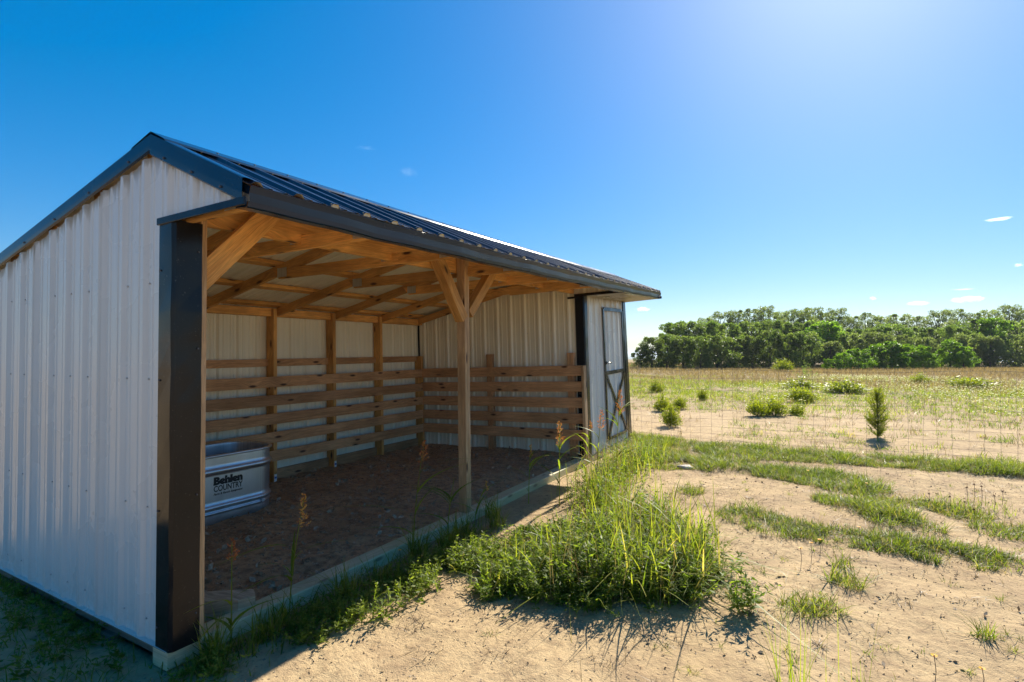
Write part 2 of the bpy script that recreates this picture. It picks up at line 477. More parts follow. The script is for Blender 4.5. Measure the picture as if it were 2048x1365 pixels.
class MB:
    def __init__(s, xf=None):
        s.v, s.f, s.uv, s.m, s.mats, s.xf = [], [], [], [], [], xf
    def mi(s, mat):
        if mat not in s.mats:
            s.mats.append(mat)
        return s.mats.index(mat)
    def face(s, idx, uvs, mat):
        s.f.append(tuple(idx)); s.uv.append(uvs); s.m.append(s.mi(mat))
    def vert(s, p):
        s.v.append(tuple(float(q) for q in p)); return len(s.v) - 1
    def beam(s, p0, p1, w, h, mat, up=(0, 0, 1), ch=0.003, seg=1, cut0=None, cut1=None):
        """a sawn timber: chamfered rectangle w (side) by h (up) swept from p0 to p1"""
        p0, p1, up = (np.array(q, float) for q in (p0, p1, up))
        d = p1 - p0; L = np.linalg.norm(d); d /= L
        sd = np.cross(d, up); sd /= np.linalg.norm(sd); up = np.cross(sd, d)
        a, b = w / 2, h / 2
        c = min(ch, a * .4, b * .4)
        ring = [(-a + c, -b), (a - c, -b), (a, -b + c), (a, b - c), (a - c, b), (-a + c, b), (-a, b - c), (-a, -b + c)]
        per = [0]
        for i in range(8):
            q, r = ring[i], ring[(i + 1) % 8]
            per.append(per[-1] + math.hypot(q[0] - r[0], q[1] - r[1]))
        base = len(s.v)
        for k in range(seg + 1):
            for (x, y) in ring:
                q = p0 + d * L * k / seg + sd * x + up * y
                if k == 0 and cut0 is not None:
                    q = q + d * (x * cut0[0] + y * cut0[1])
                if k == seg and cut1 is not None:
                    q = q + d * (x * cut1[0] + y * cut1[1])
                s.vert(q)
        for k in range(seg):
            for i in range(8):
                j = (i + 1) % 8
                A, B = base + k * 8, base + (k + 1) * 8
                u0, u1 = L * k / seg, L * (k + 1) / seg
                s.face((A + i, A + j, B + j, B + i), [(u0, per[i]), (u0, per[i + 1]), (u1, per[i + 1]), (u1, per[i])], mat)
        e = base + seg * 8
        s.face([base + i for i in range(7, -1, -1)], [(ring[i][0] * .3, ring[i][1]) for i in range(7, -1, -1)], mat)
        s.face([e + i for i in range(8)], [(ring[i][0] * .3 + .5, ring[i][1]) for i in range(8)], mat)
        return s
    def box(s, a, b, mat, seg=(1, 1, 1)):
        """plain box between two corners, cut along v if it is long"""
        (x0, y0, z0), (x1, y1, z1) = a, b
        n = seg[1]
        base = len(s.v)
        for k in range(n + 1):
            y = y0 + (y1 - y0) * k / n
            for (x, z) in ((x0, z0), (x1, z0), (x1, z1), (x0, z1)):
                s.vert((x, y, z))
        per = [0, x1 - x0, x1 - x0 + z1 - z0, 2 * (x1 - x0) + z1 - z0, 2 * (x1 - x0 + z1 - z0)]
        for k in range(n):
            A, B = base + 4 * k, base + 4 * k + 4
            for i in range(4):
                j = (i + 1) % 4
                yA, yB = (y1 - y0) * k / n, (y1 - y0) * (k + 1) / n
                s.face((A + j, A + i, B + i, B + j), [(yA, per[i + 1]), (yA, per[i]), (yB, per[i]), (yB, per[i + 1])], mat)
        e = base + 4 * n
        s.face((base, base + 1, base + 2, base + 3), [(0, 0), (x1 - x0, 0), (x1 - x0, z1 - z0), (0, z1 - z0)], mat)
        s.face((e + 3, e + 2, e + 1, e), [(0, z1 - z0), (x1 - x0, z1 - z0), (x1 - x0, 0), (0, 0)], mat)
        return s
    def strip(s, prof, path_pts, mat, closed=False):
        """sweep: path_pts is a list of functions/arrays of profile points"""
        base = len(s.v)
        n = len(prof)
        for P in path_pts:
            for p in P:
                s.vert(p)
        d = 0.0
        for k in range(len(path_pts) - 1):
            d2 = d + float(np.linalg.norm(np.array(path_pts[k + 1][0]) - np.array(path_pts[k][0])))
            for i in range(n if closed else n - 1):
                j = (i + 1) % n
                A, B = base + k * n, base + (k + 1) * n
                s.face((A + i, A + j, B + j, B + i), [(i * .02, d), (j * .02, d), (j * .02, d2), (i * .02, d2)], mat)
            d = d2
        return s
    def tube(s, pts, rad, mat, n=6, cap=True):
        pts = [np.array(p, float) for p in pts]
        if not hasattr(rad, '__len__'):
            rad = [rad] * len(pts)
        base = len(s.v); L = 0.0
        ref = np.array([0.31, 0.87, 0.4])
        for k, p in enumerate(pts):
            d = pts[min(k + 1, len(pts) - 1)] - pts[max(k - 1, 0)]
            d = d / (np.linalg.norm(d) + 1e-9)
            a = np.cross(d, ref); a /= np.linalg.norm(a); b = np.cross(d, a)
            for i in range(n):
                t = 2 * math.pi * i / n
                s.vert(p + (a * math.cos(t) + b * math.sin(t)) * rad[k])
        for k in range(len(pts) - 1):
            for i in range(n):
                j = (i + 1) % n
                A, B = base + k * n, base + (k + 1) * n
                s.face((A + i, A + j, B + j, B + i), [(k, i), (k, i + 1), (k + 1, i + 1), (k + 1, i)], mat)
        if cap:
            s.face([base + i for i in range(n - 1, -1, -1)], [(0, 0)] * n, mat)
            e = base + (len(pts) - 1) * n
            s.face([e + i for i in range(n)], [(0, 0)] * n, mat)
        return s
    def mesh(s, name, smooth=False):
        V = np.array(s.v, float)
        if s.xf is not None:
            V = s.xf(V)
        me = bpy.data.meshes.new(name)
        me.from_pydata(V.tolist(), [], s.f)
        uvl = me.uv_layers.new(name='UVMap')
        flat = [c for f in s.uv for q in f for c in q]
        uvl.data.foreach_set('uv', flat)
        for m in s.mats:
            me.materials.append(MATS[m])
        me.polygons.foreach_set('material_index', s.m)
        if smooth:
            me.polygons.foreach_set('use_smooth', [True] * len(s.f))
        me.update()
        return me
    def build(s, name, parent=None, smooth=False):
        return link(name, s.mesh(name, smooth), parent)

# large numpy meshes of leaves and blades
class NB:
    def __init__(s):
        s.V, s.Q, s.t, s.n = [], [], [], 0
    def add(s, V, Q, tint):
        s.V.append(V.reshape(-1, 3)); s.Q.append(Q.reshape(-1, 4) + s.n); s.t.append(tint.reshape(-1))
        s.n += len(s.V[-1])
    def build(s, name, mat, parent=None):
        V = np.concatenate(s.V); Q = np.concatenate(s.Q); t = np.concatenate(s.t)
        me = bpy.data.meshes.new(name)
        me.vertices.add(len(V)); me.vertices.foreach_set('co', V.astype(np.float32).ravel())
        me.loops.add(Q.size); me.loops.foreach_set('vertex_index', Q.astype(np.int32).ravel())
        me.polygons.add(len(Q))
        me.polygons.foreach_set('loop_start', np.arange(0, Q.size, 4, dtype=np.int32))
        me.update(calc_edges=True)
        a = me.attributes.new('tint', 'FLOAT', 'POINT')
        a.data.foreach_set('value', t.astype(np.float32))
        me.materials.append(MATS[mat])
        me.update()
        return link(name, me, parent)

def blades(nb, P, h, w, az, lean, curl, tint, seg=3, tip=0.12):
    """grass blades: P (n,3) roots; az direction they bend to"""
    n = len(P)
    h, w, az, lean, curl, tint = (np.broadcast_to(np.asarray(q, float), (n,)) for q in (h, w, az, lean, curl, tint))
    d = np.stack([np.cos(az), np.sin(az), np.zeros(n)], -1)
    tw = az + np.pi / 2 + RNG.normal(0, .6, n)
    sd = np.stack([np.cos(tw), np.sin(tw), np.zeros(n)], -1)
    V = np.zeros((n, seg + 1, 2, 3))
    for k in range(seg + 1):
        t = k / seg
        c = P + d * (h * (lean * t + curl * t * t))[:, None]
        c[:, 2] += h * (t - 0.45 * curl * t * t)
        ww = w * (tip + (1 - tip) * (1 - t ** 1.6)) * (0.7 + 0.6 * min(t * 3, 1) * (1 - t * .3))
        V[:, k, 0] = c - sd * (ww / 2)[:, None]
        V[:, k, 1] = c + sd * (ww / 2)[:, None]
    base = (np.arange(n) * (seg + 1) * 2)[:, None]
    Q = np.stack([np.stack([base[:, 0] + 2 * k, base[:, 0] + 2 * k + 1, base[:, 0] + 2 * k + 3, base[:, 0] + 2 * k + 2], -1) for k in range(seg)], 1)
    nb.add(V, Q, np.repeat(tint, (seg + 1) * 2))

def leaves(nb, P, D, L, W, tint, up=None):
    """single leaves: rhomb with its stalk at P pointing along D"""
    n = len(P)
    L, W, tint = (np.broadcast_to(np.asarray(q, float), (n,)) for q in (L, W, tint))
    D = D / (np.linalg.norm(D, axis=1)[:, None] + 1e-9)
    r = RNG.normal(0, 1, (n, 3)) if up is None else up
    S = np.cross(D, r); S /= (np.linalg.norm(S, axis=1)[:, None] + 1e-9)
    V = np.stack([P, P + D * (L * .45)[:, None] + S * (W / 2)[:, None], P + D * L[:, None], P + D * (L * .45)[:, None] - S * (W / 2)[:, None]], 1)
    Q = np.arange(n * 4).reshape(n, 4)
    nb.add(V, Q, np.repeat(tint, 4))

# smooth value noise
_LAT = np.random.default_rng(3).random((256, 256))
def vnoise(x, y):
    xi, yi = np.floor(x).astype(int), np.floor(y).astype(int)
    fx, fy = x - xi, y - yi
    fx, fy = fx * fx * (3 - 2 * fx), fy * fy * (3 - 2 * fy)
    g = lambda a, b: _LAT[a & 255, b & 255]
    return (g(xi, yi) * (1 - fx) + g(xi + 1, yi) * fx) * (1 - fy) + (g(xi, yi + 1) * (1 - fx) + g(xi + 1, yi + 1) * fx) * fy
def fbm(x, y, o=4):
    s, a, t = 0, 1.0, 0
    for k in range(o):
        s = s + a * vnoise(x * 2 ** k + 17 * k, y * 2 ** k + 5 * k); t += a; a *= .5
    return s / t - .5

def gz(x, y):
    """height of the land"""
    x, y = np.asarray(x, float), np.asarray(y, float)
    z = 0.02 + 0.02 * np.clip(y, -3, 9)
    r = np.hypot(x, y)
    near = np.clip(1 - (r - 14) / 14, 0, 1)
    z = z + (0.06 * fbm(x * .7, y * .7, 3) + 0.045 * fbm(x * 4.0, y * 4.0, 4)) * near * np.clip((np.abs(x + 1.4) - 1.2) / 1.2, 0.15, 1)
    z = z + np.clip((r - 15) / 25, 0, 1) * 0.25 * fbm(x * .08, y * .08, 2)
    q = np.clip((r - 95) / 500, 0, 1); q = q * q * (3 - 2 * q)
    z = z - 26 * q + q * 8 * fbm(x * .002, y * .002, 3)
    inside = ((x > -SW - .05) & (x < -.05) & (y > 0.02) & (y < 7.0))
    return z - 0.08 * inside

# ------------------------------------------------------------------ the land
def grid_axis(lo, hi, step, far):
    near = np.arange(lo, hi + 1e-6, step)
    g = []
    d = step
    p = 0.0
    while p < far:
        d *= 1.16; p += d; g.append(p)
    g = np.array(g)
    return np.concatenate([lo - g[::-1], near, hi + g])
gx = grid_axis(-4.0, 7.0, 0.045, 9000)
gy = grid_axis(-3.0, 9.5, 0.045, 12000)
GX, GY = np.meshgrid(gx, gy, indexing='ij')
GZ = gz(GX, GY)
nx, ny = GX.shape
gm = bpy.data.meshes.new('ground')
gm.vertices.add(nx * ny)
gm.vertices.foreach_set('co', np.stack([GX, GY, GZ], -1).astype(np.float32).ravel())
ii = (np.arange(nx - 1)[:, None] * ny + np.arange(ny - 1)[None]).ravel()
GQ = np.stack([ii, ii + ny, ii + ny + 1, ii + 1], -1).astype(np.int32)
gm.loops.add(GQ.size); gm.loops.foreach_set('vertex_index', GQ.ravel())
gm.polygons.add(len(GQ)); gm.polygons.foreach_set('loop_start', np.arange(0, GQ.size, 4, dtype=np.int32))
gm.polygons.foreach_set('use_smooth', [True] * len(GQ))
gm.materials.append(MATS['sandy_soil'])
gm.update(calc_edges=True)
tag(link('ground', gm), kind='structure')

# dirt floor inside the open bay
def floor_w(u, v):
    return 0.062 + 0.013 * v + 0.05 * fbm(u * 1.3 + 9, v * 1.3 + 4, 4) + 0.045 * fbm(u * 6, v * 6, 4) - 0.02 * np.clip((u + .5) / .4, 0, 1)
fu = np.linspace(-SW + .006, -0.125, 62); fv = np.linspace(0.03, 5.36, 118)
FU, FV = np.meshgrid(fu, fv, indexing='ij')
FP = T(np.stack([FU, FV, floor_w(FU, FV)], -1)).reshape(-1, 3)
ii = (np.arange(61)[:, None] * 118 + np.arange(117)[None]).ravel()
fm = bpy.data.meshes.new('dirt_floor')
fm.from_pydata(FP.tolist(), [], np.stack([ii, ii + 118, ii + 119, ii + 1], -1).tolist())
fm.polygons.foreach_set('use_smooth', [True] * len(fm.polygons))
fm.materials.append(MATS['barn_dirt'])
tag(link('dirt_floor', fm), kind='structure')

# ------------------------------------------------------------------ the shed
SP = 0.2286                     # rib spacing of the sheets
PV, LV = 5.291, 6.994           # partition, far end
UR, WR, UE, WE = -0.192, 2.702, 0.585, 2.347
SR = 0.212                      # rear slope
SF = (WR - WE) / (UE - UR)
def roof_w(u):
    u = np.asarray(u, float)
    return np.where(u < UR, WR + SR * (u - UR), WR - SF * (u - UR))

shed = empty('livestock_shed', (0, 0, 0))
tag(shed, 'white metal livestock shed with black trim, open timber-framed bay and tack room door', 'shed')

def rib_profile(s0, s1, phase):
    """(s, height) points of ribbed sheet between s0 and s1"""
    pts = {s0: 0.0, s1: 0.0}
    k0 = int(math.floor((s0 - phase) / SP)) - 1
    shape = [(-.034, 0), (-.013, .019), (.013, .019), (.034, 0),
             (.060, 0), (.066, .0045), (.078, .0045), (.084, 0), (.1083, 0), (.1203, 0),
             (.144, 0), (.150, .0045), (.162, .0045), (.168, 0)]
    for k in range(k0, k0 + int((s1 - s0) / SP) + 4):
        for ds, hh in shape:
            s = phase + k * SP + ds
            if s0 < s < s1:
                pts[s] = hh
    return sorted(pts.items())

def sheet(name, place, prof, t0, t1, mat_out, mat_in, rows=2, thick=0.0012, parent=None, dist_top=True):
    """ribbed panel; place(s, t, h) -> (u,v,w); t0/t1 functions of s"""
    mb = MB(T)
    n = len(prof)
    for side, mat in ((0, mat_out), (1, mat_in)):
        base = len(mb.v)
        for k in range(rows):
            for (s, h) in prof:
                t = t0(s) + (t1(s) - t0(s)) * k / (rows - 1)
                mb.vert(place(s, t, h - side * thick))
        for k in range(rows - 1):
            for i in range(n - 1):
                a, b = base + k * n + i, base + (k + 1) * n + i
                s0_, s1_ = prof[i][0], prof[i + 1][0]
                q = [(s0_, (t1(s0_) - t0(s0_)) * (1 - k / (rows - 1))), (s1_, (t1(s1_) - t0(s1_)) * (1 - k / (rows - 1))),
                     (s1_, (t1(s1_) - t0(s1_)) * (1 - (k + 1) / (rows - 1))), (s0_, (t1(s0_) - t0(s0_)) * (1 - (k + 1) / (rows - 1)))]
                f = (a, a + 1, b + 1, b)
                if side:
                    f, q = f[::-1], q[::-1]
                mb.face(f, q, mat)
    return mb.build(name, parent or shed)

def screws(parent, pts, nrm, r=0.0055, mat='screw_metal'):
    """hex screw heads joined on one sheet"""
    mb = MB(T)
    nrm = np.array(nrm, float)
    for p in pts:
        p = np.array(p, float)
        mb.tube([p, p + nrm * .006], [r, r * .8], mat, n=6)
    o = mb.build('screw', parent)
    o['kind'] = 'stuff'
    return o

# near gable wall panels (3 rib spacings each), outer face towards -v
gtop = lambda s: float(roof_w(s)) - 0.075
splits = [-SW, -SW + .61, -1.66, -0.745, 0.0]
for a, b in zip(splits[:-1], splits[1:]):
    prof = rib_profile(a, b - .0008, -0.289)
    o = sheet('wall_panel', lambda s, t, h: (s, -0.004 - h, t), prof, lambda s: 0.10, gtop, 'white_sheet', 'inner_sheet')
    pts = []
    for ww in (0.20, 0.7761, 1.4422, 1.945):
        k = math.ceil((a + .02 + .289) / SP)
        while -0.289 + k * SP < b - .01:
            pts.append((-0.289 + k * SP + .05, -0.006, ww)); k += 1
    screws(o, pts, (0, -1, 0), mat='screw_white')
# gable above the overhang
o = sheet('wall_panel', lambda s, t, h: (s, -0.004 - h, t), rib_profile(0.0, 0.60, -0.06), lambda s: 2.262, lambda s: max(float(roof_w(s)) - 0.05, 2.27), 'white_sheet', 'inner_sheet')
# far gable
for a, b in zip(splits[:-1], splits[1:]):
    sheet('wall_panel', lambda s, t, h: (s, LV + .004 + h, t), rib_profile(a, b, -0.289), lambda s: 0.10, gtop, 'white_sheet', 'inner_sheet')
sheet('wall_panel', lambda s, t, h: (s, LV + .004 + h, t), rib_profile(0.0, 0.60, -0.06), lambda s: 2.262, lambda s: max(float(roof_w(s)) - 0.05, 2.27), 'white_sheet', 'inner_sheet')
# back wall
vb = np.linspace(0, LV, 9)
for a, b in zip(vb[:-1], vb[1:]):
    sheet('wall_panel', lambda s, t, h: (-SW - .004 - h, s, t), rib_profile(a, b, 0.11), lambda s: 0.12, lambda s: 2.130, 'inner_sheet', 'inner_sheet')
# partition between bay and tack room, ribs towards the camera
ps = [-SW + .01, -1.93, -1.015, -0.004]
for a, b in zip(ps[:-1], ps[1:]):
    o = sheet('wall_panel', lambda s, t, h: (s, PV - h, t), rib_profile(a, b, -2.7327), lambda s: 0.128, lambda s: float(roof_w(s)) - .05, 'inner_sheet', 'inner_sheet')
    pts = []
    k = math.ceil((a + 2.7327 + .01) / SP)
    while -2.7327 + k * SP < b - .01:
        pts += [(-2.7327 + k * SP + .05, PV - .002, q) for q in (1.78, 0.22)]; k += 1
    screws(o, pts, (0, -1, 0), mat='screw_white')
o = sheet('wall_panel', lambda s, t, h: (s, PV - h, t), rib_profile(-0.004, 0.55, -2.7327), lambda s: 2.25, lambda s: max(float(roof_w(s)) - .05, 2.27), 'inner_sheet', 'inner_sheet')
# tack room front wall either side of and above the door
DV0, DV1, DW0, DW1 = 5.915, 6.80, 0.20, 2.115
def front(s, t, h):
    return (0.004 + h, s, t)
for a, b, c, d in ((PV, DV0, .11, 2.245), (DV0, DV1, DW1, 2.245), (DV1, LV, .11, 2.245), (DV0, DV1, .11, DW0)):
    sheet('wall_panel', front, rib_profile(a, b, 5.46), lambda s, c=c: c, lambda s, d=d: d, 'white_sheet', 'inner_sheet')

# the roof: front and rear sheets, dark above and pale below
nv = 8
rv = np.linspace(-0.02, LV + .03, nv + 1)
for i in range(nv):
    a, b = rv[i], rv[i + 1]
    nf = np.array([SF, 0, 1.0]); nf /= np.linalg.norm(nf)
    o = sheet('roof_panel', lambda s, t, h: (t + nf[0] * h, s, WR - SF * (t - UR) + nf[2] * h), rib_profile(a, b - .0006, 0.488),
              lambda s: UE + .022, lambda s: UR + .01, 'roof_sheet', 'roof_under', rows=4)
    pts = []
    k = math.ceil((a + .02 - .488) / SP)
    while 0.488 + k * SP < b - .01:
        for uu in (0.50, 0.10):
            pts.append((uu, .488 + k * SP + .05, float(roof_w(uu)) + .001))
        k += 1
    screws(o, pts, nf)
    nr = np.array([-SR, 0, 1.0]); nr /= np.linalg.norm(nr)
    sheet('roof_panel', lambda s, t, h: (t + nr[0] * h, s, WR + SR * (t - UR) + nr[2] * h), rib_profile(a, b - .0006, 0.488),
          lambda s: UR - .01, lambda s: -SW - .16, 'roof_sheet', 'roof_under', rows=5)
# foam closures showing in the rib ends at the eave
for k in range(29):
    v = .488 + k * SP
    if v > LV: break
    w0 = float(roof_w(UE + .016))
    MB(T).box((UE + .006, v - .024, w0 - .004), (UE + .02, v + .024, w0 + .014), 'foam_closure').build('rib_closure', shed)

def vpath(v0, v1, n):
    return [v0 + (v1 - v0) * k / n for k in range(n + 1)]
# ridge cap
cap = [(-.20, WR + SR * (-.20) + .022), (-.19, WR + SR * (-.19) + .026), (0, WR + .034), (.13, WR - SF * .13 + .030), (.142, WR - SF * .142 + .020)]
cap = [(UR + a, b) for a, b in cap]
o = MB(T).strip(cap, [[(a, v, b) for a, b in cap] for v in vpath(-.035, LV + .04, 20)], 'sky_tinted_trim').build('ridge_cap', shed)
screws(o, [(UR + .11, .26 + SP * k, WR - SF * .11 + .034) for k in range(30)], (SF, 0, 1), r=.0075)
# eave trim: a folded strip with a small drip lip
ev = [(.50, 2.241), (.566, 2.236), (.580, 2.240), (.586, 2.262), (.592, 2.300), (.606, 2.330), (.604, 2.334), (.56, 2.352)]
path = []
for i, v in enumerate(vpath(0.0, LV + .06, 60)):
    jit = 0.004 * math.sin(v * 5.1) + 0.003 * math.sin(v * 11.7 + 1)
    path.append([(a + jit * (1 if 0 < q < 6 else 0), v, b + jit * .5) for q, (a, b) in enumerate(ev)])
MB(T).strip(ev, path, 'sky_tinted_trim').build('eave_trim', shed)
MB(T).beam((.548, .02, 2.29), (.548, LV, 2.29), .036, .085, 'wood_frame', seg=14).build('fascia_board', shed)
# closed end caps of the eave trim
for v in (-.003, LV + .058):
    mb = MB(T)
    mb.face([mb.vert(p) for p in ((.50, v, 2.241), (.58, v, 2.240), (.606, v, 2.330), (.56, v, 2.352), (.5, v, 2.37))], [(0, 0)] * 5, 'sky_tinted_trim')
    mb.build('trim_end', shed)
# rake trims on both gables
def rake(pts, v0, sgn, name='rake_trim', hh=0.066):
    mb = MB(T)
    prof = []
    for (u, w) in pts:
        k = w
        prof.append([(u, v0 - sgn * .055, k + .024), (u, v0 - sgn * .012, k + .024), (u, v0, k + .020), (u, v0 + sgn * .002, k - hh * .55), (u, v0, k - hh + .008), (u, v0 - sgn * .010, k - hh)])
    if sgn > 0:
        prof = [q[::-1] for q in prof]
    mb.strip(prof[0], prof, 'sky_tinted_trim')
    return mb.build(name, shed)
for v0, sgn in ((-.034, -1), (LV + .034, 1)):
    rk = [(u, float(roof_w(u))) for u in np.linspace(-SW - .16, UR, 8)]
    o = rake(rk, v0, sgn)
    screws(o, [(u, v0 + sgn * .002, float(roof_w(u)) - .040) for u in np.arange(-2.7, -.3, .457)] , (0, sgn, 0), r=.007)
    rk = [(u, float(roof_w(u))) for u in np.linspace(UR, .60, 7)]
    o = rake(rk, v0 + sgn * .003, sgn, hh=.094)
    screws(o, [(u, v0 + sgn * .006, float(roof_w(u)) - .070) for u in (-.05, .20, .44)], (0, sgn, 0), r=.007)
# black trim along the underside of the overhang ends
for v0 in (-.034, LV + .034):
    MB(T).beam((-.112, v0, 2.250), (.615, v0, 2.256), .012, .036, 'black_trim', ch=.002, seg=2).build('overhang_trim', shed)
MB(T).beam((-.105, PV - .040, 2.250), (.585, PV - .040, 2.252), .014, .036, 'black_trim', ch=.002, seg=2).build('overhang_trim', shed)
# soffit over the tack room front
o = sheet('soffit', lambda s, t, h: (t, s, 2.243 - h * .4), rib_profile(PV - .02, LV + .02, 5.40), lambda s: .565, lambda s: .006, 'white_sheet', 'inner_sheet')

# black corner trims
def corner(u, v, su, sv, w0, w1, lu, lv, name='corner_trim', n=10, mat='black_trim'):
    """angle wrapped round an outside corner: legs lu along u, lv along v"""
    mb = MB(T)
    path = []
    for k in range(n + 1):
        w = w0 + (w1 - w0) * k / n
        d = .0025 * math.sin(k * 1.9)
        path.append([(u - su * lu, v + sv * .0, w), (u - su * lu, v + sv * .029, w), (u + su * .012, v + sv * (.031 + d), w), (u + su * .029, v + sv * .016, w),
                     (u + su * (.030 + d), v - sv * lv, w), (u, v - sv * lv, w)])
    if su * sv > 0:
        path = [p[::-1] for p in path]
    mb.strip(path[0], path, mat)
    return mb.build(name, shed)
o = corner(0, 0, 1, -1, .10, 2.249, .106, .115, n=14)
screws(o, [(-.09, -.030, w) for w in (.2, .78, 1.44, 2.0)], (0, -1, 0))
screws(o, [(.031, .095, w) for w in (.25, .85, 1.6, 2.1)], (1, 0, 0))
corner(0, PV, 1, -1, .10, 2.243, .105, .07, n=8)
corner(0, LV, 1, 1, .10, 2.243, .10, .11, n=8)
# thin black closing strips on the partition: back corner and under the roof
MB(T).beam((-SW + .018, PV - .012, .13), (-SW + .018, PV - .012, 2.10), .022, .018, 'black_trim', up=(0, 1, 0), ch=.002).build('wall_trim', shed)
MB(T).beam((-SW + .02, PV - .022, float(roof_w(-SW)) - .068), (-.95, PV - .022, float(roof_w(-.95)) - .068), .018, .026, 'black_trim', ch=.002).build('wall_trim', shed)
MB(T).box((-.215, PV - .026, 2.212), (-.02, PV - .021, 2.238), 'black_trim').build('vent_slot', shed)

# timbers: skids and base
MB(T).beam((-.058, -.03, .055), (-.058, LV, .055), .136, .092, 'wood_treated', ch=.006, seg=16).build('skid', shed)
MB(T).beam((-SW + .07, -.0, .05), (-SW + .07, LV, .05), .136, .092, 'wood_treated', ch=.006, seg=16).build('skid', shed)
MB(T).beam((-SW + .15, .022, .064), (-.13, .022, .064), .04, .068, 'wood_weathered', seg=3).build('sill', shed)
# pale drip strip along the foot of the gable sheets
MB(T).box((-SW, -.034, .098), (.0, .0, .102), 'white_sheet').build('base_trim', shed)
for u in (-.62, -1.75):
    MB(T).beam((u - .06, .012, -.005), (u + .06, .012, -.005), .09, .07, 'wood_weathered').build('pier_block', shed)
# diagonal corner timber inside the near front corner
mb = MB(T)
top = [(-.62, .06), (-.70, .13), (-.155, .545), (-.070, .500), (-.093, .408)]
lo = [mb.vert((a, b, .045)) for a, b in top]
hi = [mb.vert((a, b, .162)) for a, b in top]
n = len(top)
dd = 0.0
for i in range(n):
    j = (i + 1) % n
    L = math.hypot(top[i][0] - top[j][0], top[i][1] - top[j][1])
    mb.face((lo[j], lo[i], hi[i], hi[j]), [(dd + L, 0), (dd, 0), (dd, .117), (dd + L, .117)], 'wood_block'); dd += L
mb.face(hi[::-1], [(a, b) for a, b in top][::-1], 'wood_block')
mb.build('corner_timber', shed)
# back wall: bottom plate, girt, top plate
MB(T).beam((-SW + .028, .02, .135), (-SW + .028, PV, .165), .036, .14, 'wood_board', seg=8).build('bottom_plate', shed)
MB(T).beam((-SW + .026, .02, 1.458), (-SW + .026, PV - .03, 1.474), .036, .086, 'wood_board', seg=8).build('girt', shed)
MB(T).beam((-SW + .055, .02, 2.05), (-SW + .055, PV - .02, 2.05), .09, .09, 'wood_frame', seg=8).build('top_plate', shed)
# back posts
posts_v = [0.09, 0.82, 1.69, 2.562, 3.44, 4.301, 5.20]
for i, v in enumerate(posts_v):
    top_w = 2.09 if i < 6 else 1.515
    MB(T).beam((-SW + .075, v, -.02), (-SW + .075, v, top_w), .134, .046, 'wood_frame', up=(0, 1, 0), seg=2).build('wall_post', shed)
    if i in (3, 4):
        o = MB(T).box((-SW + .1425, v - .016, .10), (-SW + .144, v + .017, .185), 'tag_white').build('lumber_tag', shed)
        MB(T).box((-SW + .144, v - .014, .135), (-SW + .1447, v + .015, .158), 'tag_blue').build('print', o)
# kick boards along the back wall and the partition
for k in range(5):
    wt = 1.307 - .2115 * k
    dz = random.uniform(-.006, .006)
    MB(T).beam((-SW + .152, .03, wt - .061 + dz), (-SW + .152, PV - .095, wt - .061 - dz), .022, .122, 'wood_board', seg=8).build('kick_board', shed)
    dz = random.uniform(-.008, .008)
    MB(T).beam((-SW + .145, PV - .112, wt - .057 + dz), (.004, PV - .112, wt - .057 - dz), .022, .136, 'wood_board', seg=4).build('kick_board', shed)
    for pv in (2.562, 3.44, 4.301):
        pass
for u, wt in ((-1.46, 1.505), (-.17, 1.485)):
    MB(T).beam((u, PV - .062, .06), (u, PV - .062, wt), .095, .072, 'wood_board', up=(0, 1, 0), seg=2).build('partition_post', shed)
MB(T).beam((.026, PV - .112, .10), (.026, PV - .112, 1.312), .038, .09, 'wood_post', up=(0, 1, 0), seg=2).build('end_board', shed)
MB(T).beam((-SW + .02, PV - .01, .095), (-.10, PV - .01, .095), .05, .05, 'black_trim', seg=3).build('base_strip', shed)

# front jamb, header, centre post, braces
MB(T).beam((-.064, .141, .10), (-.064, .141, 2.30), .128, .036, 'wood_post', up=(0, 1, 0), seg=3).build('jamb_post', shed)
MB(T).beam((-.136, .02, 2.372), (-.136, PV - .02, 2.372), .04, .186, 'wood_frame', seg=10).build('header', shed)
post = MB(T).beam((-.066, 2.5735, .10), (-.066, 2.5735, 2.41), .088, .037, 'wood_post', up=(0, 1, 0), seg=3).build('centre_post', shed)
MB(T).beam((-.066, 2.6115, .10), (-.066, 2.6115, 2.41), .088, .037, 'wood_post', up=(0, 1, 0), seg=3).build('post_ply', post)
def brace(v0, w0, v1, w1, th, wd, u=-.05, cut=None):
    MB(T).beam((u, v0, w0), (u, v1, w1), th, wd, 'wood_frame', up=(0, -(w1 - w0), (v1 - v0)), cut0=cut).build('knee_brace', shed)
brace(.125, 1.945, .625, 2.46, .038, .125, u=-.06)
brace(2.56, 1.85, 2.20, 2.36, .088, .098, u=-.06)
brace(2.65, 1.90, 3.08, 2.335, .088, .09, u=-.06)

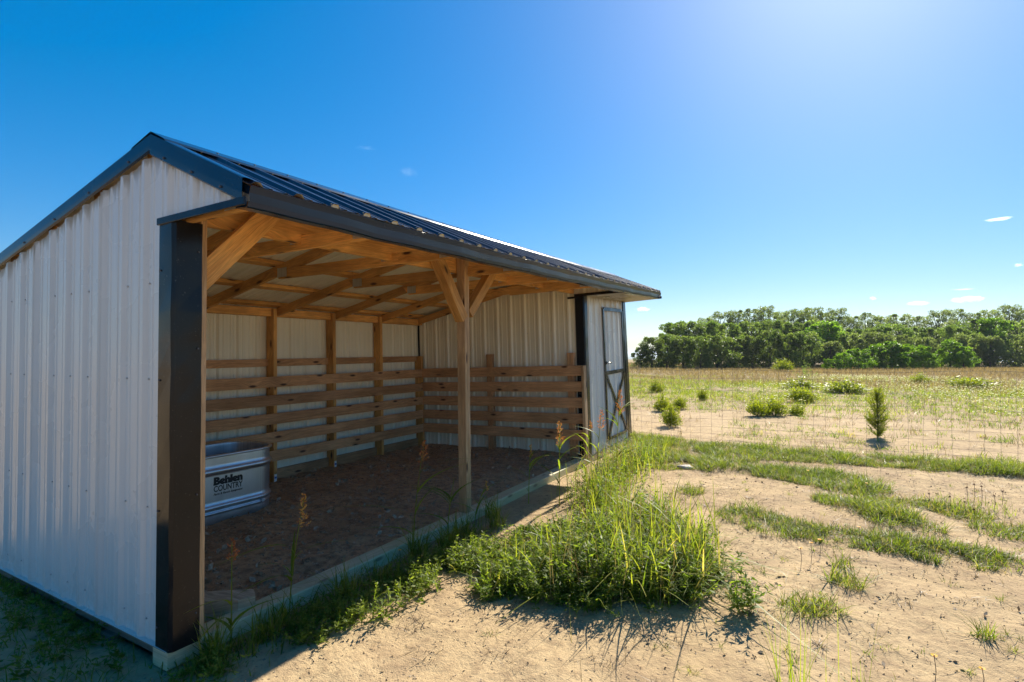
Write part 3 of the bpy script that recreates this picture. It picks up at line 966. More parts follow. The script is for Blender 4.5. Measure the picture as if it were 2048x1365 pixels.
# trusses
def roof_under(u):
    return float(roof_w(u)) - .052
def truss(v, lift=0.0):
    th = .038
    tie = MB(T).beam((.50 - 2.2 * lift, v, 2.290 + lift), (-1.53 + 5 * lift, v, 2.290 + lift), th, .09, 'wood_frame', cut1=(0, .9), seg=2).build('truss', shed)
    ang = math.atan(SR)
    off = .046 / math.cos(ang)
    MB(T).beam((-SW + .03, v + .0008, roof_under(-SW + .03) - off), (UR, v + .0008, roof_under(UR) - off), th - .002, .092, 'wood_frame', seg=2).build('rafter', tie)
    off = .046 / math.cos(math.atan(SF))
    MB(T).beam((UR + .005, v + .0015, roof_under(UR + .005) - off), (.50, v + .0015, roof_under(.50) - off), th - .003, .088, 'wood_frame').build('rafter', tie)
    MB(T).beam((UR, v + .001, 2.33 + lift), (UR, v + .001, roof_under(UR) - .09), th - .004, .085, 'wood_frame', up=(1, 0, 0)).build('web', tie)
    for (u, w, a, b) in ((-1.44 + 5 * lift, 2.30 + lift, .13, .085), (UR, 2.312 + lift, .06, .06), (.425 - 2.2 * lift, 2.29 + lift, .13, .07)):
        for sgn in (-1, 1):
            vv = v + sgn * (th / 2 + .0016)
            g = MB(T)
            g.box((u - a / 2, vv - .0008, w - b / 2), (u + a / 2, vv + .0008, w + b / 2), 'galvanized')
            go = g.build('gusset', tie)
        # pressed teeth rows of the plate
for v in (0.05, 0.865, 1.715, 2.632, 3.50, 4.362, 5.19):
    truss(v, .085 if v > 5 else 0.0)
# purlins over the rafters
for u in (-2.72, -2.15, -1.54, -.90, -.29):
    for v0, v1 in ((.02, 2.6), (2.605, 5.28), (5.30, 6.97)):
        MB(T).beam((u, v0, float(roof_w(u)) - .030), (u, v1, float(roof_w(u)) - .030), .088, .038, 'wood_frame', up=(-SR, 0, 1), seg=5).build('purlin', shed)
for u in (.0, .44):
    MB(T).beam((u, .02, float(roof_w(u)) - .030), (u, 6.97, float(roof_w(u)) - .030), .088, .038, 'wood_frame', up=(SF, 0, 1), seg=14).build('purlin', shed)

# tack room door
dp = rib_profile(DV0 + .012, DV1 - .012, 5.46)
door = sheet('door', lambda s, t, h: (.016 + h, s, t), dp, lambda s: DW0 + .01, lambda s: DW1 - .012, 'white_sheet', 'inner_sheet')
def door_bar(a, b, wd, name='door_trim', lift=0.0):
    d = np.array([0, b[0] - a[0], b[1] - a[1]]); d /= np.linalg.norm(d)
    MB(T).beam((.041 + lift, a[0], a[1]), (.041 + lift, b[0], b[1]), wd, .014, 'black_trim', up=(1, 0, 0), ch=.002).build(name, door)
x0, x1, y0, y1, ym = DV0 + .026, DV1 - .026, DW0 + .03, DW1 - .026, 1.165
door_bar((x0, y0), (x0, y1), .05); door_bar((x1, y0), (x1, y1), .05)
door_bar((x0 + .026, y1 - .002), (x1 - .026, y1 - .002), .05); door_bar((x0 + .026, ym), (x1 - .026, ym), .055)
door_bar((x0 + .026, y0 + .0), (x1 - .026, y0 + .0), .04)
door_bar((x0 + .03, ym - .03), (x1 - .03, y0 + .03), .05, lift=.001); door_bar((x1 - .03, ym - .03), (x0 + .03, y0 + .03), .05, lift=.006)
lt = MB(T).box((.05, x0 - .012, 1.29), (.06, x0 + .03, 1.335), 'black_trim').build('latch', door)
MB(T).tube([(.06, x0 + .005, 1.312), (.085, x0 + .005, 1.312), (.088, x0 + .06, 1.312), (.088, x0 + .13, 1.308)], .008, 'black_trim').build('handle', lt)

# ------------------------------------------------------------------ stock tank
def oval(hl, hw, r, n=10):
    pts = []
    for cx, cy, a0 in ((hl - r, hw - r, 0), (-(hl - r), hw - r, 90), (-(hl - r), -(hw - r), 180), (hl - r, -(hw - r), 270)):
        for k in range(n + 1):
            t = R(a0 + 90 * k / n)
            pts.append((cx + r * math.cos(t), cy + r * math.sin(t)))
    return pts
tank_loc = T([-2.165, 1.37, .075])
tank = empty('stock_tank', tuple(tank_loc), R(90.6))
tag(tank, 'oval galvanized steel stock tank with black lettering standing in the shed', 'tank')
HL, HW, HT = .615, .305, .60
def ringsec(profile, name, mat='galvanized', parent=tank):
    mb = MB()
    rings = []
    for (o_, z) in profile:
        rings.append([(x, y, z) for x, y in oval(HL + o_, HW + o_, .235 + o_)])
    n = len(rings[0])
    base = 0
    for r_ in rings:
        for p in r_: mb.vert(p)
    for k in range(len(rings) - 1):
        for i in range(n):
            j = (i + 1) % n
            mb.face((k * n + i, k * n + j, (k + 1) * n + j, (k + 1) * n + i), [(i * .05, rings[k][0][2]), (i * .05 + .05, rings[k][0][2]), (i * .05 + .05, rings[k + 1][0][2]), (i * .05, rings[k + 1][0][2])], mat)
    return mb.build(name, parent, smooth=True)
def bead(z, h, d):
    return [(d * math.sin(math.pi * k / 6), z + h * (k / 6 - .5)) for k in range(7)]
prof = [(-.006, 0.0), (0, .012), (0, .075)] + bead(.098, .03, .010) + bead(.148, .05, .018) + [(0, .20), (0, .42)] + bead(.462, .06, .020) + [(0, .52), (0, .575), (0, .588)]
ringsec(prof, 'wall')
ringsec([(0.0, .586), (.014, .584), (.022, .592), (.020, .603), (.008, .608), (-.006, .603), (-.008, .592), (-.008, .57)], 'rim')
ringsec([(-.008, .575), (-.010, .50), (-.010, .14)], 'liner')
mb = MB(); rg = oval(HL - .012, HW - .012, .22)
mb.face([mb.vert((x, y, .14)) for x, y in rg], [(x, y) for x, y in rg], 'galvanized'); mb.build('floor_plate', tank)
MB().tube([(.42, -HW - .004, .11), (.42, -HW - .02, .11)], [.02, .017], 'galvanized', n=10).build('drain_plug', tank)
def text(body, size, x, z, off=0.0, xs=1.0, shear=0.0, name='lettering'):
    cu = bpy.data.curves.new('lettering', 'FONT')
    cu.body = body; cu.size = size; cu.offset = off; cu.extrude = .0004; cu.shear = shear; cu.resolution_u = 3
    tmp = bpy.data.objects.new('tmp', cu); COL.objects.link(tmp)
    dg = bpy.context.evaluated_depsgraph_get()
    me = bpy.data.meshes.new_from_object(tmp.evaluated_get(dg))
    bpy.data.objects.remove(tmp)
    w_ = max(v.co.x for v in me.vertices) - min(v.co.x for v in me.vertices)
    mn = min(v.co.x for v in me.vertices)
    for v in me.vertices:
        v.co.x = (v.co.x - mn) * xs / w_
    me.materials.clear(); me.materials.append(MATS['decal_black'])
    o = link(name, me, tank)
    o.rotation_euler = (R(90), 0, 0)
    o.location = (x, -HW - .0012, z)
    return o
tx = -.055
text('Behlen', .088, tx, .345, off=.006, xs=.275)
text('COUNTRY', .072, tx, .283, off=.0015, xs=.275)
text('Farm & Ranch Equipment', .026, tx, .252, off=.0006, xs=.275, shear=.3)
for gx_, gw in ((tx - .004, .05), (tx + .118, .03), (tx + .205, .028)):   # slab feet of the heavy capitals
    mb = MB(); mb.box((gx_, -HW - .0018, .343), (gx_ + gw, -HW - .0006, .351), 'decal_black'); mb.build('lettering', tank)

# ------------------------------------------------------------------ wire fence
FY = 7.22
fence = empty('wire_fence', (2.5, FY, 0))
tag(fence, 'thin woven wire mesh fence running from the shed across the sandy field', 'fence')
FX0, FX1 = -.38, 11.2
sx_ = np.linspace(FX0, FX1, 40)
for hgt in (.04, .13, .22, .32, .43, .56, .71, .88, 1.05, 1.17):
    pts = [(x - 2.5, .012 * math.sin(x * 1.3 + hgt * 4), float(gz(x, FY)) + hgt + .012 * math.sin(x * 2.1 + hgt * 9)) for x in sx_]
    MB().tube(pts, .0016 if hgt < 1.1 else .0023, 'wire_steel', n=3).build('line_wire', fence)
stay = None
k = 0
x = FX0 + .05
while x < FX1:
    if stay is None:
        stay = MB().tube([(0, 0, 0), (.004, .004, .4), (-.003, -.003, .8), (0, 0, 1.17)], .0015, 'wire_steel', n=3).build('stay_wire', fence)
        o = stay
    else:
        o = stay.copy(); COL.objects.link(o)
    o.parent = fence
    o.location = (x - 2.5, .012 * math.sin(x * 1.3), float(gz(x, FY)) + .02)
    o.rotation_euler = (RNG.normal(0, .012), RNG.normal(0, .018), RNG.uniform(0, 6))
    x += .152
for px_ in (-.40, 6.3, 11.25):
    mb = MB()
    z0 = float(gz(px_, FY))
    mb.box((px_ - 2.5 - .018, .02, z0 - .2), (px_ - 2.5 + .018, .026, z0 + 1.35), 'screw_metal')
    mb.box((px_ - 2.5 - .003, .026, z0 - .2), (px_ - 2.5 + .003, .05, z0 + 1.35), 'screw_metal')
    mb.build('fence_post', fence)

# ------------------------------------------------------------------ trees of the wood
def rand_dirs(n):
    d = RNG.normal(0, 1, (n, 3)); return d / np.linalg.norm(d, axis=1)[:, None]
def tree_proto(name, mat, h, spread, clusters, leaves_per, leaf, base_frac, sparse=0.0, conic=False, flat=0.75):
    root = empty(name)
    mb = MB()
    mb.tube([(0, 0, -.1), (.03 * h, .02 * h, h * .22), (.01 * h, -.02 * h, h * .5), (0, 0, h * .82)], [.028 * h, .02 * h, .012 * h, .004 * h], 'bark', n=6)
    nb = NB()
    for c in range(clusters):
        t = (c + .5) / clusters
        zz = h * (base_frac + (1 - base_frac) * (t ** .85))
        prof_r = spread * (math.sqrt(max(0, 1 - ((zz / h - .45) / .62) ** 2)) if not conic else (1.05 - .8 * t))
        a = c * 2.4 + RNG.uniform(-.5, .5)
        rr = prof_r * math.sqrt(RNG.uniform(.12, 1.0)) * .8
        cx, cy = rr * math.cos(a), rr * math.sin(a)
        cr = spread * RNG.uniform(.16, .44) * (1 - .45 * t)
        if zz + cr * flat > h: zz = h - cr * flat
        # limb
        if c % 2 == 0:
            mb.tube([(0, 0, max(.15 * h, zz - .35 * h)), (cx * .6, cy * .6, zz - .1 * h), (cx, cy, zz)], [.009 * h, .005 * h, .002 * h], 'bark', n=4, cap=False)
        m_ = int(leaves_per * RNG.uniform(.7, 1.3))
        d = rand_dirs(m_)
        rad = cr * RNG.uniform(.35, 1.0, m_) ** .6
        lump = 1 + .25 * np.sin(d[:, 0] * 5 + c) * np.sin(d[:, 1] * 6 + c * 2)
        P = np.stack([cx + d[:, 0] * rad * lump, cy + d[:, 1] * rad * lump, zz + d[:, 2] * rad * flat * lump], -1)
        keep = P[:, 2] > .05
        P, d = P[keep], d[keep]
        D = d + RNG.normal(0, .9, d.shape)
        tint = np.clip(RNG.normal(.5 + RNG.normal(0, .12), .2, len(P)), 0, 1)
        leaves(nb, P, D, leaf * RNG.uniform(.6, 1.3, len(P)), leaf * .75 * RNG.uniform(.6, 1.2, len(P)), tint)
    mb.build('trunk', root)
    nb.build('crown', mat, root)
    return root
protos = {
    'J': [tree_proto('juniper_tree', 'juniper_leaf', 3.0, 1.45, 30, 240, .12, .04) for _ in range(2)],
    'O': [tree_proto('oak_tree', 'oak_leaf', 4.5, 2.0, 34, 260, .14, .12) for _ in range(3)],
    'F': [tree_proto('scrub_tree', 'grey_leaf', 3.0, 1.65, 30, 240, .12, .06) for _ in range(2)],
    'T': [tree_proto('tall_oak_tree', 'grey_leaf', 6.0, 1.8, 44, 150, .12, .16) for _ in range(3)],
    'B': [tree_proto('green_bush', 'bright_leaf', 2.0, 1.15, 24, 170, .12, .04) for _ in range(2)],
    'Y': [tree_proto('elm_tree', 'bright_leaf', 4.7, 1.7, 26, 170, .18, .25)],
}
H0 = {'J': 3.0, 'O': 4.5, 'F': 3.0, 'T': 6.0, 'B': 2.0, 'Y': 4.7}
TREES = {
 'J': [(-11.88, 45.19, 1.96), (-10.91, 45.31, 2.64), (-10.04, 46.85, 2.93), (-8.74, 46.78, 2.99), (-7.39, 47.27, 2.81), (-6.29, 49.09, 3.1), (-5.23, 51.53, 3.07), (-3.82, 51.95, 2.97), (-2.46, 52.64, 3.32), (-0.98, 51.62, 2.91), (0.19, 53.41, 3.12)],
 'O': [(-11.13, 52.76, 4.28), (-9.8, 53.19, 4.46), (-8.09, 53.97, 4.78), (-6.49, 55.3, 4.46), (-5.12, 58.6, 4.48), (-3.13, 59.44, 4.57), (-1.18, 60.52, 4.57), (0.55, 61.52, 4.46), (2.3, 60.44, 3.97), (3.98, 61.85, 3.99), (5.71, 63.98, 3.79), (7.44, 65.38, 4.15), (9.42, 66.98, 4.07), (11.17, 68.1, 3.77), (12.56, 66.16, 4.06), (14.68, 69.23, 4.43), (18.15, 71.52, 4.54), (20.35, 72.25, 4.51), (22.96, 72.65, 4.65), (26.69, 75.9, 4.51)],
 'F': [(2.15, 55.24, 2.6), (3.72, 58.13, 3.01), (5.49, 59.03, 3.29), (7.41, 59.43, 2.99), (9.5, 60.09, 2.79), (13.22, 63.72, 3.01), (14.65, 63.78, 2.81), (16.77, 65.76, 3.1), (18.73, 66.85, 2.92), (21.25, 67.55, 2.99)],
 'T': [(-9.92, 61.9, 5.22), (-8.67, 63.72, 6.07), (-6.99, 63.74, 6.11), (-5.23, 63.22, 6.06), (-4.05, 64.75, 6.17), (-2.97, 68.35, 6.37), (-1.55, 64.71, 5.75), (-0.53, 65.33, 5.96), (0.41, 69.27, 6.3), (1.52, 67.91, 5.84), (2.55, 70.0, 6.04), (3.89, 70.43, 5.46), (5.54, 70.66, 5.97), (7.18, 75.44, 6.1), (8.54, 71.59, 5.64), (10.31, 73.9, 5.77), (12.06, 73.72, 5.92), (14.08, 77.42, 5.97), (15.64, 76.27, 5.62), (17.38, 77.77, 5.97), (19.56, 81.34, 6.58), (20.89, 79.65, 6.18), (24.13, 82.95, 6.39), (28.19, 87.38, 6.3)],
 'B': [(2.05, 49.45, 0.88), (3.19, 50.01, 1.44), (4.17, 51.08, 1.76), (5.35, 53.34, 1.94), (6.54, 53.61, 2.35), (7.37, 53.0, 2.17), (8.44, 53.91, 2.09), (9.01, 53.81, 1.28), (10.66, 55.6, 2.34), (11.44, 54.86, 1.84)],
 'Y': [(1.78, 58.53, 4.67), (15.34, 66.81, 4.77)],
}
ORD = ['first', 'second', 'third', 'fourth', 'fifth', 'sixth', 'seventh', 'eighth', 'ninth', 'tenth', 'eleventh', 'twelfth', 'thirteenth', 'fourteenth', 'fifteenth', 'sixteenth', 'seventeenth', 'eighteenth', 'nineteenth', 'twentieth', 'twenty-first', 'twenty-second', 'twenty-third', 'twenty-fourth']
TXT = {'J': ('dark green juniper, {} from the left end of the wood\'s front edge', 'tree', 'dark junipers on the edge of the wood'),
       'O': ('broad mid-green oak, {} from the left in the wood\'s middle row', 'tree', 'oaks in the middle of the wood'),
       'F': ('olive-grey scrub tree, {} from the left behind the bright bushes', 'tree', 'scrub trees behind the bright bushes'),
       'T': ('thin grey-green treetop, {} from the left along the wood\'s skyline', 'tree', 'tall thin trees on the skyline'),
       'B': ('bright green bush, {} from the left at the foot of the wood', 'bush', 'bright bushes at the foot of the wood'),
       'Y': ('bright yellow-green tree, {} from the left standing out of the dark wood', 'tree', 'bright trees in the wood')}
for kind, lst in TREES.items():
    used = set()
    lab, cat, grp = TXT[kind]
    for i, (x, y, h) in enumerate(lst):
        p = protos[kind][i % len(protos[kind])]
        if id(p) in used or i >= len(protos[kind]):
            o = copy_tree(p)
        else:
            o = p
        used.add(id(p))
        s = h / H0[kind]
        wx = RNG.uniform(.9, 1.25)
        o.location = (x, y, float(gz(x, y)) - .03)
        o.scale = (s * wx, s * wx, s * RNG.uniform(.93, 1.06))
        o.rotation_euler = (0, 0, RNG.uniform(0, 6.28))
        tag(o, lab.format(ORD[i]), cat, grp)

# ------------------------------------------------------------------ shrubs of the field
def shrub_proto(name, h, r, stems, mat, leaf=.05):
    root = empty(name)
    nb = NB(); mb = MB()
    for s_ in range(stems):
        a = RNG.uniform(0, 6.28); e = math.asin(RNG.uniform(.02, 1.0)); k = RNG.uniform(.72, 1.08)
        tip = np.array([r * math.cos(e) * math.cos(a), r * math.cos(e) * math.sin(a), h * (.12 + .88 * math.sin(e))]) * k
        if s_ % 5 == 0:
            mb.tube([(0, 0, -.02), tip * .55, tip * .95], [.006, .0035, .0015], 'bark', n=3, cap=False)
        m_ = 26
        t = RNG.uniform(.35, 1.0, m_)
        P = tip[None] * t[:, None] + RNG.normal(0, .07 * h, (m_, 3))
        P[:, 2] = np.abs(P[:, 2])
        D = tip[None] / np.linalg.norm(tip) + RNG.normal(0, .6, (m_, 3)); D[:, 2] = D[:, 2] * .6 + .45
        leaves(nb, P, D, leaf * RNG.uniform(.6, 1.3, m_), leaf * .3, np.clip(RNG.normal(.55, .25, m_), 0, 1))
    mb.build('stems', root)
    nb.build('foliage', mat, root)
    return root
SHR = [  # x, y, height, width, label
 (.12, 8.98, .42, .40, 'round yellow-green shrub nearest the tack room, just behind the wire fence'),
 (-.74, 11.54, .40, .42, 'left one of two low shrubs behind the round one'),
 (-.50, 12.21, .34, .40, 'right one of two low shrubs behind the round one'),
 (-.56, 15.1, .33, .36, 'small shrub alone far behind the round one'),
 (-2.6, 17.5, .40, .60, 'wide low shrub seen beside the tack room corner'),
 (1.32, 11.55, .40, .50, 'left half of the paired shrubs midway between shed and sapling'),
 (1.62, 11.9, .38, .62, 'right half of the paired shrubs midway between shed and sapling'),
 (2.05, 12.2, .28, .40, 'small shrub just right of the paired shrubs'),
 (1.96, 15.98, .48, .90, 'wide mounded shrub behind the paired shrubs'),
 (-.7, 43.9, .95, 1.5, 'bright small bush standing before the dark junipers'),
 (5.98, 29.3, .45, 1.0, 'low bright shrub before the tree line, behind the sapling'),
 (7.21, 25.9, .50, 1.6, 'broad bright shrub far out at the right edge'),
 (3.0, 20.5, .45, 1.5, 'wide bright patch-like shrub far behind the mounded one'),
 (1.6, 22.0, .40, 1.3, 'low bright shrub far out left of the flower field'),
]
sp = [shrub_proto('field_shrub', .4, .22, 70, 'shrub_leaf', .05) for _ in range(3)]
for i, (x, y, h, w, lab) in enumerate(SHR):
    o = sp[i] if i < 3 else copy_tree(sp[i % 3])
    o.location = (x, y, float(gz(x, y)))
    o.scale = (w / .44, w / .44, h / .4)
    o.rotation_euler = (0, 0, RNG.uniform(0, 6.28))
    tag(o, lab, 'shrub', 'yellow-green shrubs of the field')
# dark twiggy shrub far out
o = shrub_proto('twiggy_shrub', .9, .5, 16, 'oak_leaf', .07)
o.location = (1.44, 29.3, float(gz(1.44, 29.3))); tag(o, 'dark twiggy shrub far out in the field before the wood', 'shrub')
# the young pine-like sapling
def sapling():
    root = empty('sapling', (3.39, 9.19, float(gz(3.39, 9.19))))
    tag(root, 'upright feathery sapling standing alone on the sand behind the fence', 'sapling')
    mb = MB(); nb = NB()
    mb.tube([(0, 0, -.02), (.01, .0, .3), (0, .01, .78)], [.014, .009, .003], 'bark', n=5)
    for b in range(95):
        a = RNG.uniform(0, 6.28); e = RNG.uniform(-.95, 1.0)
        k = RNG.uniform(.75, 1.05)
        tip = np.array([.19 * math.cos(a) * math.sqrt(1 - e * e) * k, .19 * math.sin(a) * math.sqrt(1 - e * e) * k, .43 + .40 * e * k])
        p0 = np.array([0, 0, max(.02, tip[2] - RNG.uniform(.10, .24))])
        L = np.linalg.norm(tip - p0)
        mb.tube([p0, (p0 + tip) / 2 - np.array([0, 0, .01]), tip], [.004, .003, .001], 'bark', n=3, cap=False)
        m_ = 60
        t = RNG.uniform(.1, 1, m_)
        P = p0 + (tip - p0) * t[:, None] + RNG.normal(0, .008, (m_, 3))
        D = (tip - p0) / L + RNG.normal(0, .55, (m_, 3))
        leaves(nb, P, D, RNG.uniform(.03, .06, m_), .006, np.clip(RNG.normal(.5, .25, m_), 0, 1))
    mb.build('stem', root); nb.build('foliage', 'shrub_leaf', root)
sapling()

# ------------------------------------------------------------------ grass and ground cover
def scatter_disc(cx, cy, r, n, sq=1.0):
    a = RNG.uniform(0, 6.283, n); q = r * np.sqrt(RNG.uniform(0, 1, n))
    return cx + q * np.cos(a), cy + q * np.sin(a) * sq
def put(nb, x, y, h, w, tint, lean=.25, curl=.4, seg=3, az=None):
    n = len(x)
    P = np.stack([x, y, gz(x, y) - .005], -1)
    az = RNG.uniform(0, 6.283, n) if az is None else az
    blades(nb, P, h, w, az, np.abs(RNG.normal(0, lean, n)), np.abs(RNG.normal(0, curl, n)), tint, seg)

# short turf along the fence and in patches on the sand
nb = NB()
turf_dry = NB()
STRIP = [(-.6, 7.15, .5), (0.09, 7.19, 0.5), (0.65, 7.18, 0.49), (1.4, 7.12, 0.5), (2.07, 7.1, 0.5), (2.69, 7.12, 0.46), (3.27, 7.2, 0.42), (3.81, 7.2, 0.4), (4.32, 7.24, 0.40), (4.74, 7.25, 0.40), (5.4, 7.25, .45), (6.2, 7.2, .5), (7.2, 7.2, .5)]
LAWN = [(2.13, 5.83, 0.3), (2.4, 5.83, 0.4), (2.71, 5.73, 0.4), (2.95, 5.49, 0.32), (3.12, 5.04, 0.24), (3.21, 4.55, 0.22), (3.34, 4.3, 0.24), (3.56, 5.09, 0.16), (2.16, 3.89, 0.25), (2.42, 3.73, 0.27), (2.64, 3.71, 0.22), (2.89, 3.71, 0.22), (3.13, 3.71, 0.25), (3.35, 3.72, 0.26), (3.53, 3.64, 0.26), (3.71, 3.69, 0.22), (3.82, 3.72, 0.15), (4.06, 4.48, 0.22), (4.4, 4.6, .25), (3.81, 4.95, 0.2), (2.86, 4.8, 0.2), (1.31, 5.86, 0.36), (0.87, 5.8, 0.45), (1.5, 4.48, 0.12), (2.65, 2.19, 0.10), (2.78, 2.3, 0.10), (2.87, 3.07, 0.05), (2.89, 2.75, 0.09), (3.52, 2.34, 0.045), (1.92, 1.36, 0.035), (2.29, 2.17, 0.05), (.55, 6.4, .4), (1.6, 6.3, .3)]
for (x, y, r) in STRIP + LAWN:
    n = int(7800 * r * r * 3.14) + 25
    X, Y = scatter_disc(x, y, r * 1.22, n, .85)
    keep = (fbm(X * 4.2, Y * 4.2, 4) + .5 * fbm(X * 13, Y * 13, 2) > -.10 + .16 * RNG.random(n) - .08)
    X, Y = X[keep], Y[keep]
    put(nb, X, Y, RNG.uniform(.025, .115, len(X)) * (1 + 1.8 * np.clip(fbm(X * 2.4, Y * 2.4, 3), -.2, .5)), RNG.uniform(.003, .006, len(X)), np.clip(RNG.normal(.47, .25, len(X)) + .5 * fbm(X * 1.5, Y * 1.5, 2), 0, 1), .5, .8)
    m_ = max(4, len(X) // 7)
    X2, Y2 = scatter_disc(x, y, r * 1.4, m_, .9)
    put(turf_dry, X2, Y2, RNG.uniform(.02, .13, m_), RNG.uniform(.002, .004, m_), np.clip(RNG.normal(.5, .25, m_), 0, 1), .6, .7, seg=2)
tag(nb.build('turf_grass', 'grass_leaf'), 'short green turf grass in strips and patches on the sand', 'grass', kind='stuff')
tag(turf_dry.build('turf_straw', 'dry_grass'), 'dry straw blades mixed into the green turf patches', 'grass', kind='stuff')

# scattered small tufts and seedlings on the bare sand this side of the fence
nb = NB()
for _ in range(420):
    x, y = RNG.uniform(.7, 6.5), RNG.uniform(-.6, 7.0)
    if y < 3.6 and x < 2.2 and RNG.random() < .55: continue
    m_ = RNG.integers(4, 26)
    X, Y = scatter_disc(x, y, RNG.uniform(.01, .05), m_)
    put(nb, X, Y, RNG.uniform(.015, .06, m_), RNG.uniform(.002, .0045, m_), np.clip(RNG.normal(.55, .3, m_), 0, 1), .6, .8, seg=2)
tag(nb.build('grass_tufts', 'grass_leaf'), 'tiny grass tufts scattered over the bare sand', 'grass', kind='stuff')
nb = NB()
for _ in range(900):
    x, y = RNG.uniform(.4, 6.5), RNG.uniform(-.8, 7.0)
    m_ = RNG.integers(2, 9)
    X, Y = scatter_disc(x, y, RNG.uniform(.01, .07), m_)
    put(nb, X, Y, RNG.uniform(.01, .10, m_) * RNG.uniform(.3, 1.3), RNG.uniform(.0015, .003, m_), np.clip(RNG.normal(.35, .25, m_), 0, 1), 1.2, 1.0, seg=2)
for _ in range(330):
    x, y = RNG.uniform(.7, 6.5), RNG.uniform(-.6, 7.0)
    m_ = RNG.integers(15, 70)
    X, Y = scatter_disc(x, y, RNG.uniform(.02, .10), m_, RNG.uniform(.4, 1))
    put(nb, X, Y, RNG.uniform(.008, .03, m_), RNG.uniform(.002, .005, m_), np.clip(RNG.normal(-.1, .12, m_), 0, 1), 1.5, 1.0, seg=2)
tag(nb.build('dead_grass', 'dry_grass'), 'dead dry grass wisps and stalks lying on the sand', 'grass', kind='stuff')

# ground cover of the field behind the fence
nb = NB(); nd_ = NB(); nw = NB()
def wedge(n, y0, y1, p):
    Y = y0 + (y1 - y0) * RNG.random(n) ** p
    return RNG.uniform(-1, 1, n) * (6 + Y * .42) + 2.2, Y
# loose tufts on the sand, closing up with distance
X, Y = wedge(6500, 7.5, 26, 1.0)
dens = fbm(X * .45, Y * .45, 4) + .5
keep = dens + .3 * RNG.random(len(X)) > np.clip(1.02 - .032 * Y, .45, .8)
X, Y = X[keep], Y[keep]
rt = RNG.uniform(.02, .11, len(X)) * (1 + Y / 40); ht = RNG.uniform(.03, .13, len(X)); tt = RNG.normal(.38, .25, len(X))
for k in range(16):
    m_ = len(X)
    put(nb, X + RNG.normal(0, 1, m_) * rt, Y + RNG.normal(0, 1, m_) * rt, ht * RNG.uniform(.5, 1.3, m_), .005 + .00035 * Y, np.clip(tt + RNG.normal(0, .12, m_), 0, 1), .5, .6, seg=2)
X2, Y2 = wedge(1500, 7.5, 24, 1.0)
for k in range(9):
    m_ = len(X2)
    put(nd_, X2 + RNG.normal(0, .05, m_), Y2 + RNG.normal(0, .05, m_), RNG.uniform(.03, .14, m_), .004 + .0003 * Y2, np.clip(RNG.normal(.35, .25, m_), 0, 1), .5, .6, seg=2)
# continuous cover of the middle field
X, Y = wedge(26000, 12, 40, 1.0)
keep = (fbm(X * .18 + 3, Y * .3, 4) + .5 + .2 * RNG.random(len(X)) > .54 + np.clip((17 - Y) / 12, 0, .4) + np.clip((Y - 28) / 30, 0, .4))
X, Y = X[keep], Y[keep]; m_ = len(X)
for k in range(4):
    put(nb, X + RNG.normal(0, .06, m_), Y + RNG.normal(0, .06, m_), RNG.uniform(.05, .19, m_), .006 + .0003 * Y, np.clip(RNG.normal(.6, .2, m_), 0, 1), .4, .5, seg=2)
tag(nb.build('field_weeds', 'grass_leaf'), 'low green weeds spread over the sandy field behind the fence', 'weeds', kind='stuff')
X, Y = wedge(52000, 13, 64, .8)
keep = (fbm(X * .12 + 40, Y * .25, 3) + .5 > .78 - Y * .014 + .1 * RNG.random(len(X)))
X, Y = X[keep], Y[keep]; m_ = len(X)
for k in range(3):
    put(nd_, X + RNG.normal(0, .06, m_), Y + RNG.normal(0, .06, m_), RNG.uniform(.08, .30, m_), .004 + .0003 * Y, np.clip(RNG.normal(.34, .18, m_), 0, 1), .3, .35, seg=2)
tag(nd_.build('field_dry_grass', 'dry_grass'), 'brownish mauve dry grass covering the far field before the wood', 'grass', kind='stuff')
# white wildflowers
n = 20000
Y = RNG.uniform(13, 33, n); X = RNG.uniform(-2, 15, n)
keep = (fbm(X * .3 + 7, Y * .22 + 3, 3) + .12 * RNG.normal(0, 1, n) > .05) & (X > 2.2 - (Y - 13) * .22 + RNG.normal(0, .8, n))
X, Y = X[keep], Y[keep]; m_ = len(X)
Z = gz(X, Y) + RNG.uniform(.10, .24, m_)
for k in range(3):
    a = RNG.uniform(0, 6.28, m_)
    leaves(nw, np.stack([X, Y, Z], -1), np.stack([np.cos(a), np.sin(a), RNG.uniform(-.1, .5, m_)], -1), .026, .022, RNG.random(m_))
tag(nw.build('white_wildflowers', 'petal_white'), 'many small white wildflowers among the weeds of the right field', 'flowers', kind='stuff')
nb = NB()
put(nb, X, Y, Z - gz(X, Y) + .004, .005, np.clip(RNG.normal(.5, .2, m_), 0, 1), .02, .02, seg=2)
put(nb, X + .03, Y + .03, RNG.uniform(.08, .2, m_), .012, np.clip(RNG.normal(.6, .2, m_), 0, 1), .3, .3, seg=2)
tag(nb.build('wildflower_stalks', 'grass_leaf'), 'thin green stalks under the white wildflowers of the field', 'flowers', kind='stuff')

